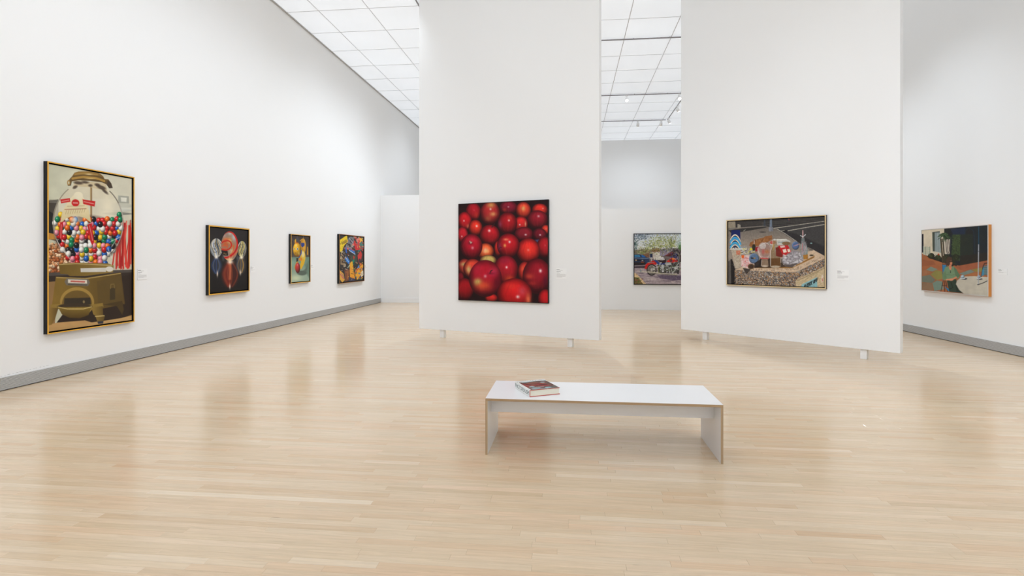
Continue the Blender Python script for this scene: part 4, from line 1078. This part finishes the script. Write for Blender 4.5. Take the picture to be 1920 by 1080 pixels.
    cv.poly([(650, 400), (720, 370), (850, 366), (900, 390), (880, 440), (660, 440)], (196, 194, 186)); cv.line([(740, 376), (850, 372)], 12, (226, 224, 214)); cv.line([(760, 408), (870, 400)], 10, (130, 150, 150)); cv.ell(690, 410, 36, 22, (196, 90, 80)); cv.ell(850, 420, 50, 22, (128, 100, 70))
    cv.ell(590, 510, 84, 100, (190, 160, 150), .75); cv.ell(600, 500, 60, 84, (150, 120, 110), .7); cv.ell(570, 450, 40, 40, (206, 200, 196), .7); cv.blob(620, 520, 40, 30, (196, 110, 60), .7); cv.blob(575, 520, 20, 40, (200, 70, 70), .6)
    cv.line([(512, 480), (530, 560), (560, 600)], 9, (226, 206, 206), .8); cv.line([(530, 450), (600, 412), (640, 430)], 7, (222, 216, 210), .8); cv.line([(552, 600), (632, 604)], 16, (206, 70, 66), .8)
    cv.poly([(556, 610), (630, 610), (640, 690), (600, 706), (550, 690)], (160, 134, 110), .8); cv.line([(560, 620), (556, 690)], 6, (226, 214, 200), .7); cv.ell(596, 694, 40, 12, (206, 190, 170), .8)
    cv.poly([(690, 380), (736, 378), (744, 440), (786, 520), (786, 700), (664, 704), (662, 520), (690, 440)], (140, 112, 80), .75); cv.poly([(672, 600), (780, 596), (780, 690), (672, 700)], (100, 66, 34), .85)
    cv.line([(690, 384), (690, 440), (664, 510), (664, 690)], 6, (222, 216, 206), .85); cv.line([(738, 384), (750, 440), (788, 520), (788, 650)], 6, (214, 206, 196), .85); cv.ell(722, 700, 58, 14, (196, 180, 156), .9); cv.ell(714, 376, 24, 9, (206, 204, 200)); cv.blob(700, 460, 14, 50, (196, 160, 80), .7); cv.blob(730, 480, 20, 60, (170, 190, 190), .6)
    cv.poly([(724, 470), (790, 452), (820, 560), (800, 590), (730, 570)], (120, 44, 36)); cv.poly([(752, 450), (870, 440), (926, 546), (812, 566)], (196, 38, 40))
    cv.poly([(806, 494), (846, 484), (858, 524), (818, 534)], (236, 222, 206)); cv.poly([(862, 490), (890, 484), (902, 520), (872, 526)], (236, 222, 206)); cv.poly([(776, 452), (830, 446), (840, 466), (786, 474)], (226, 196, 186)); cv.poly([(812, 566), (926, 546), (930, 558), (818, 578)], (226, 214, 186))
    cv.ell(914, 462, 28, 32, (140, 130, 122)); cv.ball(962, 446, 44, 50, (104, 124, 160), amb=.6, hi=.2); cv.ell(962, 446, 32, 38, (86, 108, 150)); cv.line([(940, 452), (1000, 430)], 7, (206, 150, 150))
    # crumpled foil
    cv.poly([(800, 600), (860, 560), (930, 500), (1000, 510), (1062, 570), (1050, 630), (920, 706), (860, 700), (806, 660)], (150, 144, 146))
    for k in range(260):
        x, y = rng.uniform(815, 1050), rng.uniform(520, 690)
        if y > 520 + abs(x - 950) * .25 and y < 700 - max(0, x - 930) * .55: cv.ell(x, y, rng.uniform(4, 14), rng.uniform(4, 12), [(206, 202, 206), (176, 170, 176), (110, 104, 108), (224, 222, 226), (150, 140, 150)][rng.randint(5)], .55)
    cv.poly([(806, 650), (870, 680), (1000, 650), (920, 708), (850, 702)], (72, 62, 58), .8, 12)
    # bottle with straw
    cv.poly([(1034, 350), (1066, 350), (1072, 400), (1104, 470), (1112, 600), (1060, 612), (1020, 560), (1022, 460)], (128, 140, 140), .8)
    for k in range(60): cv.line([(rng.uniform(1030, 1100), rng.uniform(380, 590)), (rng.uniform(1030, 1100), rng.uniform(380, 590))], 4, [(206, 214, 214), (96, 110, 110), (196, 120, 130), (150, 170, 176)][rng.randint(4)], .4)
    cv.line([(1048, 266), (1048, 350)], 11, (216, 170, 166)); cv.line([(1020, 326), (1050, 340), (1080, 314)], 9, (216, 220, 220)); cv.poly([(1050, 560), (1110, 550), (1108, 606), (1060, 612)], (168, 116, 48)); cv.line([(1044, 420), (1040, 500)], 6, (206, 90, 90), .8)
    cv.ell(1152, 562, 24, 10, (76, 66, 50)); cv.line([(1112, 470), (1180, 500)], 5, (214, 196, 170), .7)
    cv.mottle(14, 0.10, 6)
    return cv

# ---- seated figure at a courtyard table
def paint_courtyard():
    cv = Canvas(200, 195, [(168, 190), (909, 132), (912, 933), (172, 868)], 61)
    rng = cv.rng
    cv.fill((36, 38, 36))
    cv.poly([(160, 180), (420, 160), (420, 500), (160, 470)], (222, 208, 182)); cv.poly([(166, 232), (186, 230), (188, 440), (166, 446)], (34, 32, 42))
    cv.poly([(286, 212), (370, 200), (384, 446), (292, 428)], (110, 122, 120))
    for k in range(12): cv.line([(312 + 6 * k, 220), (316 + 6 * k, 436)], 4, [(190, 204, 206), (140, 158, 160), (214, 220, 216)][k % 3], .8)
    cv.poly([(286, 212), (312, 210), (314, 432), (292, 428)], (70, 76, 66)); cv.line([(290, 212), (366, 204)], 7, (80, 84, 78))
    cv.poly([(300, 428), (420, 450), (420, 500), (310, 486)], (214, 202, 180)); cv.poly([(400, 290), (490, 290), (490, 460), (410, 460)], (206, 196, 178))
    cv.poly([(490, 170), (915, 130), (915, 540), (600, 590), (480, 560)], (33, 38, 42))
    cv.poly([(490, 172), (660, 158), (650, 240), (520, 240)], (34, 44, 66)); cv.ell(700, 210, 50, 60, (36, 36, 36)); cv.line([(650, 260), (658, 190), (700, 160), (744, 190), (760, 260), (764, 480)], 8, (34, 52, 70), .7)
    cv.poly([(520, 240), (740, 232), (745, 470), (600, 480), (500, 470)], (40, 46, 38)); cv.poly([(520, 240), (600, 236), (600, 470), (500, 470)], (62, 76, 44))
    for k in range(500): cv.ell(rng.uniform(505, 600), rng.uniform(240, 540), 4, 4, [(84, 102, 60), (44, 54, 36), (60, 80, 48)][rng.randint(3)], .6)
    for k in range(160): cv.ell(rng.uniform(600, 900), rng.uniform(235, 470), 4, 5, [(46, 54, 40), (30, 32, 30), (38, 46, 52)][rng.randint(3)], .5)
    cv.line([(806, 150), (808, 350)], 10, (36, 76, 96)); cv.poly([(600, 480), (912, 440), (912, 540), (600, 590)], (44, 40, 34))
    # paving
    cv.poly([(165, 450), (240, 490), (420, 560), (600, 592), (915, 530), (915, 940), (165, 870)], (172, 104, 64))
    cv.poly([(540, 600), (700, 570), (915, 530), (915, 600), (640, 660)], (164, 94, 64)); cv.poly([(166, 520), (300, 540), (330, 580), (170, 600)], (150, 88, 58), .7)
    for P, c in (([(216, 640), (270, 602), (350, 632), (290, 660)], (128, 142, 126)), ([(268, 690), (330, 640), (410, 660), (400, 740), (340, 756)], (146, 138, 74)), ([(170, 712), (260, 694), (324, 752), (290, 790), (172, 780)], (116, 122, 106)), ([(290, 790), (340, 760), (400, 770), (420, 860), (310, 880)], (124, 146, 130)),
                 ([(172, 786), (286, 790), (300, 872), (172, 866)], (146, 116, 88)), ([(590, 680), (720, 634), (764, 662), (640, 702)], (122, 138, 128)), ([(730, 634), (850, 610), (860, 660), (770, 662)], (150, 134, 70)), ([(172, 650), (216, 640), (280, 664), (180, 706)], (166, 112, 76)), ([(640, 702), (764, 668), (840, 680), (800, 710)], (176, 110, 66)), ([(850, 604), (912, 590), (912, 700), (850, 690)], (110, 130, 128)), ([(560, 630), (640, 650), (600, 664)], (180, 110, 70))):
        cv.poly(P, c); cv.line(P + [P[0]], 3, (150, 110, 84), .7)
    # planting and shrubs
    for (x, y, r, c) in ((275, 480, 36, (40, 40, 26)), (350, 500, 34, (52, 56, 30)), (440, 510, 44, (46, 52, 32)), (550, 500, 44, (40, 46, 30)), (500, 560, 44, (36, 34, 28))):
        cv.ell(x, y, r, r * .9, c)
        for k in range(50): cv.ell(x + rng.randn() * r * .5, y + rng.randn() * r * .45, 4, 4, [(78, 84, 44), (30, 30, 22), (60, 66, 36)][rng.randint(3)], .7)
    cv.ell(358, 464, 9, 10, (190, 70, 44)); cv.line([(250, 500), (400, 550), (560, 590)], 10, (44, 34, 26))
    for x, w, c in ((390, 18, (74, 62, 44)), (412, 14, (64, 54, 40)), (442, 7, (60, 46, 44)), (458, 6, (70, 56, 52)), (476, 6, (66, 50, 48))): cv.line([(x - 6, 290), (x + 4, 420), (x + 16, 555 if x < 430 else 455)], w, c)
    for k in range(120):
        a = rng.uniform(0, 2 * math.pi); r = rng.uniform(40, 100); cv.line([(420, 235), (420 + r * math.cos(a) * .8, 235 + r * math.sin(a) * .5 + r * r * .004)], 4, [(40, 62, 36), (66, 92, 52), (88, 112, 72), (30, 44, 28)][rng.randint(4)], .9)
    for x in (200, 245):
        for k in range(6): cv.line([(x - 16, 385 + 14 * k), (x + 16, 382 + 14 * k)], 6, (150, 170, 150)); 
        cv.line([(x - 14, 370), (x - 12, 470)], 5, (176, 190, 176)); cv.line([(x + 14, 376), (x + 14, 476)], 5, (110, 130, 116))
    # chair, figure
    cv.line([(402, 576), (440, 572), (452, 600)], 7, (60, 44, 40)); cv.poly([(400, 584), (446, 584), (440, 660), (406, 660)], (50, 128, 176)); cv.line([(402, 580), (410, 760)], 6, (40, 100, 140))
    for x0, x1 in ((412, 386), (440, 462), (428, 430)): cv.line([(x0, 764), (x1, 884)], 7, (70, 40, 30))
    cv.line([(396, 820), (450, 818)], 6, (70, 40, 30)); cv.poly([(426, 830), (500, 866), (512, 888), (470, 880)], (46, 130, 178))
    cv.poly([(452, 760), (556, 744), (570, 800), (650, 905), (480, 886)], (52, 68, 54)); cv.poly([(540, 760), (600, 850), (640, 905), (560, 890)], (40, 52, 42)); cv.line([(500, 780), (520, 840), (480, 860)], 9, (32, 42, 34), .8)
    cv.poly([(432, 610), (470, 596), (530, 600), (556, 630), (600, 706), (580, 735), (548, 730), (520, 742), (450, 760), (404, 744), (410, 680)], (122, 150, 114)); cv.poly([(530, 604), (560, 634), (602, 706), (576, 726), (546, 700)], (96, 124, 92)); cv.poly([(404, 690), (440, 650), (452, 750), (404, 744)], (108, 138, 100))
    cv.line([(492, 650), (494, 672)], 8, (60, 66, 50)); cv.line([(446, 690), (500, 700), (540, 690)], 4, (90, 116, 84), .8)
    cv.poly([(470, 600), (508, 600), (500, 640), (482, 636)], (214, 140, 104)); cv.poly([(474, 560), (500, 560), (500, 610), (478, 610)], (206, 130, 96)); cv.ell(492, 562, 20, 34, (216, 138, 100))
    cv.ell(474, 536, 32, 46, (70, 50, 38)); cv.poly([(444, 520), (480, 488), (508, 500), (512, 540), (478, 552), (474, 590), (446, 586)], (78, 56, 42)); cv.ell(498, 560, 13, 24, (218, 140, 100)); cv.line([(486, 548), (512, 546)], 9, (44, 30, 28)); cv.line([(496, 576), (506, 575)], 4, (160, 70, 60))
    cv.line([(450, 750), (490, 750), (520, 742), (556, 724)], 17, (222, 146, 106)); cv.ell(500, 750, 26, 13, (226, 150, 112))
    # table, cups, pole
    cv.poly([(556, 800), (566, 762), (604, 728), (660, 714), (760, 710), (915, 720), (915, 940), (640, 908), (590, 864)], (204, 196, 178)); cv.line([(604, 728), (566, 762), (554, 800), (590, 864), (640, 906)], 4, (150, 144, 130))
    cv.ell(646, 740, 32, 11, (50, 50, 54)); cv.ell(630, 734, 30, 10, (206, 214, 218)); cv.ball(630, 716, 22, 18, (170, 192, 206), amb=.6, hi=.3); cv.ell(612, 712, 6, 7, (190, 206, 214))
    cv.ell(820, 742, 30, 9, (50, 50, 54)); cv.ell(808, 734, 26, 9, (206, 214, 218)); cv.ball(812, 716, 20, 17, (150, 172, 196), amb=.6, hi=.2)
    cv.line([(838, 716), (858, 600), (874, 566), (910, 560)], 8, (34, 28, 30)); cv.poly([(848, 640), (868, 600), (870, 700), (838, 712)], (64, 150, 190), .8)
    for k in range(5): cv.line([(866, 590 + 24 * k), (912, 586 + 26 * k)], 4, (50, 96, 120))
    cv.poly([(801, 350), (813, 350), (810, 806), (798, 806)], hgrad((206, 208, 210), (140, 146, 156), 799, 812)); cv.line([(800, 428), (814, 428)], 6, (60, 64, 70)); cv.line([(804, 806), (860, 786), (912, 760)], 8, (40, 36, 36)); cv.ell(802, 806, 10, 5, (60, 56, 54))
    cv.mottle(40, 0.05, 7)
    return cv
# ------------------------------------------------------------------ hanging the pictures
def ring(name, w, h, rail, y0, y1, mat, parent, z0=0.0):
    """rectangular ring, outer size w x h, standing on local z0, from depth y0 (front) to y1 (back)"""
    return boxes(name, [(-w / 2, w / 2, y0, y1, z0, z0 + rail), (-w / 2, w / 2, y0, y1, z0 + h - rail, z0 + h),
                        (-w / 2, -w / 2 + rail, y0, y1, z0 + rail, z0 + h - rail), (w / 2 - rail, w / 2, y0, y1, z0 + rail, z0 + h - rail)], mat, parent)

def floater(label, loc, rz, w, h, d, cv, body, edge, trim=0.014, gap=0.018, recess=0.02):
    t = thing('framed_painting', label, 'painting', loc, rz, 'paintings in the gallery')
    ring('frame', w, h, 0.012, -d + 0.005, -0.001, body, t)
    ring('frame_edge', w, h, trim, -d, -d + 0.005, edge, t)
    box('backing', -w / 2 + 0.012, w / 2 - 0.012, -d + recess + 0.012, -0.002, 0.012, h - 0.012, M['black_gap'], t)
    cw, ch = w - 2 * (trim + gap), h - 2 * (trim + gap)
    box('stretcher', -cw / 2, cw / 2, -d + recess + 0.0005, -d + recess + 0.012, h / 2 - ch / 2, h / 2 + ch / 2, M['black_gap'], t)
    canvas_obj('canvas', cv, cw, ch, t, (0, -d + recess, h / 2))
    return t

LR, RR = math.pi / 2, -math.pi / 2
floater('large gumball machine painting in deep black and gold frame', (WL, 6.968, 0.598), LR, 1.391, 2.213, 0.062, paint_gumballs(), M['black_frame'], M['gold'])
floater('black painting of three glowing glass marbles, gold-edged frame', (WL, 10.02, 0.885), LR, 1.276, 1.298, 0.068, paint_marbles(), M['black_frame'], M['gold'], trim=0.022)
floater('small narrow painting of a yellow tin toy with red ball', (WL, 12.851, 0.961), LR, 0.98, 1.19, 0.062, paint_toy(), M['black_frame'], M['gold'])
floater('painting crowded with bright packets, nearest the low end wall', (WL, 16.038, 0.832), LR, 1.905, 1.440, 0.075, paint_packets(), M['black_frame'], M['copper_gold'])

def on_panel(A, ang, s, z, off=0.0):
    return (A[0] + math.cos(ang) * s + math.sin(ang) * off, A[1] + math.sin(ang) * s - math.cos(ang) * off, z)
# apples: unframed square canvas with dark edges
t = thing('unframed_painting', 'square unframed painting of shiny red apples on tall panel', 'painting', on_panel(P1A, ang1, 1.880, 0.762), ang1, 'paintings in the gallery')
box('stretcher', -0.934, 0.934, -0.048, -0.001, 0.0, 1.858, M['black_frame'], t, bevel=0.002)
canvas_obj('canvas', paint_apples(), 1.846, 1.836, t, (0, -0.0495, 0.929))
floater('wide painting of street rubbish on a concrete planter, pale gold frame', on_panel(P2A, ang2, 1.812, 1.071), ang2, 1.684, 1.203, 0.055, paint_rubbish(), M['brown_frame'], M['pale_gold'], trim=0.016, gap=0.012)
floater('painting of a red motorcycle under trees, thin black frame', (2.914, 16.81, 0.768), 0.0, 2.0, 1.550, 0.045, paint_motorcycle(), M['black_frame'], M['black_frame'], trim=0.018, gap=0.004, recess=0.008)
# courtyard: thin silver front edge, orange wooden sides
t = thing('framed_painting', 'painting of seated woman in green at white table, orange wood sides', 'painting', (WR, 11.007, 0.913), RR, 'paintings in the gallery')
ring('frame', 1.78, 1.235, 0.014, -0.050, -0.001, M['oak_frame'], t)
ring('frame_edge', 1.78, 1.235, 0.012, -0.056, -0.050, M['silver_edge'], t)
box('backing', -0.876, 0.876, -0.045, -0.002, 0.014, 1.221, M['black_gap'], t)
canvas_obj('canvas', paint_courtyard(), 1.756, 1.211, t, (0, -0.051, 0.6175))

# ------------------------------------------------------------------ small printed wall labels
def text_canvas(seed, body_lines):
    cv = Canvas(64, 56, [(0, 0), (100, 0), (100, 86), (0, 86)], seed)
    rng = cv.rng
    cv.fill((255, 255, 254))
    def words(x0, x1, y, w, c):
        x = x0
        while x < x1:
            l = rng.uniform(3, 8)
            cv.line([(x, y), (min(x + l, x1), y)], w, c, 0.9, 1.2); x += l + 1.8
    words(7, 34, 12, 3.6, (70, 68, 68)); words(37, 64, 17, 1.6, (150, 148, 146)); words(7, 44, 27, 3.0, (84, 82, 80)); words(7, 26, 34, 1.5, (160, 158, 156)); words(7, 38, 42, 1.5, (160, 158, 156))
    for k in range(body_lines): words(7, 92 if k < body_lines - 1 else 60, 50 + 5.4 * k, 1.8, (176, 173, 170))
    return cv
def wall_label(label, loc, rz, w, h, seed, lines=5):
    t = thing('wall_label', label, 'label', loc, rz, 'printed wall labels')
    box('card', -w / 2, w / 2, -0.005, -0.0003, 0, h, M['card'], t)
    canvas_obj('print', text_canvas(seed, lines), w * 0.985, h * 0.985, t, (0, -0.0056, h / 2))
wall_label('small white text card beside the gumball machine painting', (WL, 7.886, 1.235), LR, 0.20, 0.17, 1)
wall_label('small white text card beside the glass marbles painting', (WL, 10.88, 1.27), LR, 0.19, 0.13, 2, 2)
wall_label('small white text card beside the yellow toy painting', (WL, 13.57, 1.285), LR, 0.19, 0.12, 3, 2)
wall_label('small white text card beside the packets painting', (WL, 17.30, 1.20), LR, 0.19, 0.15, 4, 3)
wall_label('small white text card beside the red apples painting', on_panel(P1A, ang1, 3.040, 1.205), ang1, 0.200, 0.187, 5)
wall_label('small white text card beside the street rubbish painting', on_panel(P2A, ang2, 2.884, 1.222), ang2, 0.182, 0.167, 6)
wall_label('small white text card beside the seated woman painting', (WR, 9.876, 1.292), RR, 0.20, 0.105, 7, 2)

# ------------------------------------------------------------------ book on the bench
def paint_cover():
    cv = Canvas(80, 80, [(0, 0), (100, 0), (100, 100), (0, 100)], 71)
    rng = cv.rng
    cv.fill((88, 66, 58))
    for k in range(170):
        x, y = rng.uniform(0, 100), rng.uniform(0, 100)
        red = 20 < y < 70
        pal = [(150, 44, 46), (120, 34, 36), (186, 84, 80), (96, 48, 40), (170, 110, 86), (62, 46, 42)] if red else [(90, 96, 88), (60, 56, 50), (160, 190, 196), (110, 112, 96), (140, 70, 60), (54, 42, 38)]
        l = rng.uniform(6, 22)
        cv.line([(x - l, y + rng.uniform(-3, 3)), (x + l, y + rng.uniform(-3, 3))], rng.uniform(2, 7), pal[rng.randint(len(pal))], 0.8)
    for (x, y, rx, ry) in ((78, 22, 9, 5), (20, 62, 10, 6), (24, 84, 18, 5), (66, 88, 12, 7)): cv.ell(x, y, rx, ry, (172, 206, 212), .85)
    cv.ell(40, 20, 22, 10, (150, 88, 66), .8); cv.line([(8, 94), (60, 96)], 5, (206, 226, 232), .8)
    cv.poly([(80, 30), (100, 24), (100, 100), (84, 96)], (92, 98, 86), .5, 8)
    return cv

def text_mesh(name, body, size, mat, parent, loc, rot, spacing=1.0, depth=0.0003, bold=0.0):
    cu = bpy.data.curves.new(name, 'FONT')
    cu.body = body; cu.size = size; cu.align_x = 'CENTER'; cu.align_y = 'CENTER'; cu.space_character = spacing; cu.extrude = depth; cu.offset = bold
    tmp = bpy.data.objects.new(name + '_curve', cu)
    C.objects.link(tmp)
    dg = bpy.context.evaluated_depsgraph_get()
    me = bpy.data.meshes.new_from_object(tmp.evaluated_get(dg))
    bpy.data.objects.remove(tmp); bpy.data.curves.remove(cu)
    me.materials.clear(); me.materials.append(mat)
    o = link(bpy.data.objects.new(name, me), parent)
    o.location = loc; o.rotation_euler = rot
    return o

BKW, BKD, BKT = 0.271, 0.330, 0.055
bang = math.radians(26.8)
book = thing('art_book', 'thick art book in white jacket lying on the bench', 'book', (-0.325, 4.376, BH_ + 0.0005), bang)
# local x along the bottom edge of the book, y towards its head; the spine lies at x = 0
box('page_block', 0.006, BKW - 0.006, 0.005, BKD - 0.005, 0.004, BKT - 0.004, M['paper'], book)
box('back_cover', 0.0015, BKW, 0.0, BKD, 0.0, 0.004, M['book_red'], book, bevel=0.001)
fc = box('front_cover', 0.0015, BKW, 0.0, BKD, BKT - 0.004, BKT, M['book_red'], book, bevel=0.001)
sp = box('spine', 0.0, 0.006, 0.0, BKD, 0.0, BKT, M['book_red'], book, bevel=0.001)
jk = box('jacket', -0.0008, 0.0, 0.0008, BKD - 0.0008, 0.001, BKT + 0.0008, M['jacket'], book)
jt = box('jacket_front', -0.0008, BKW - 0.0005, 0.0015, BKD - 0.0008, BKT + 0.0001, BKT + 0.0008, M['jacket'], book)
pic = canvas_obj('cover_picture', paint_cover(), BKW - 0.020, BKD - 0.052, book, (0.0105 + (BKW - 0.010) / 2, (BKD - 0.048) / 2, BKT + 0.0010))
pic.rotation_euler = (-math.pi / 2, 0, 0)
text_mesh('cover_title', 'PHOTOREALISM', 0.034, M['ink'], jt, (BKW / 2, BKD - 0.027, BKT + 0.0009), (0, 0, 0), 1.05, 0.0002)
text_mesh('spine_title', 'PHOTOREALISM', 0.046, M['ink'], jk, (-0.0010, BKD / 2, BKT / 2), (math.pi / 2, 0, -math.pi / 2), 0.92, 0.0002)
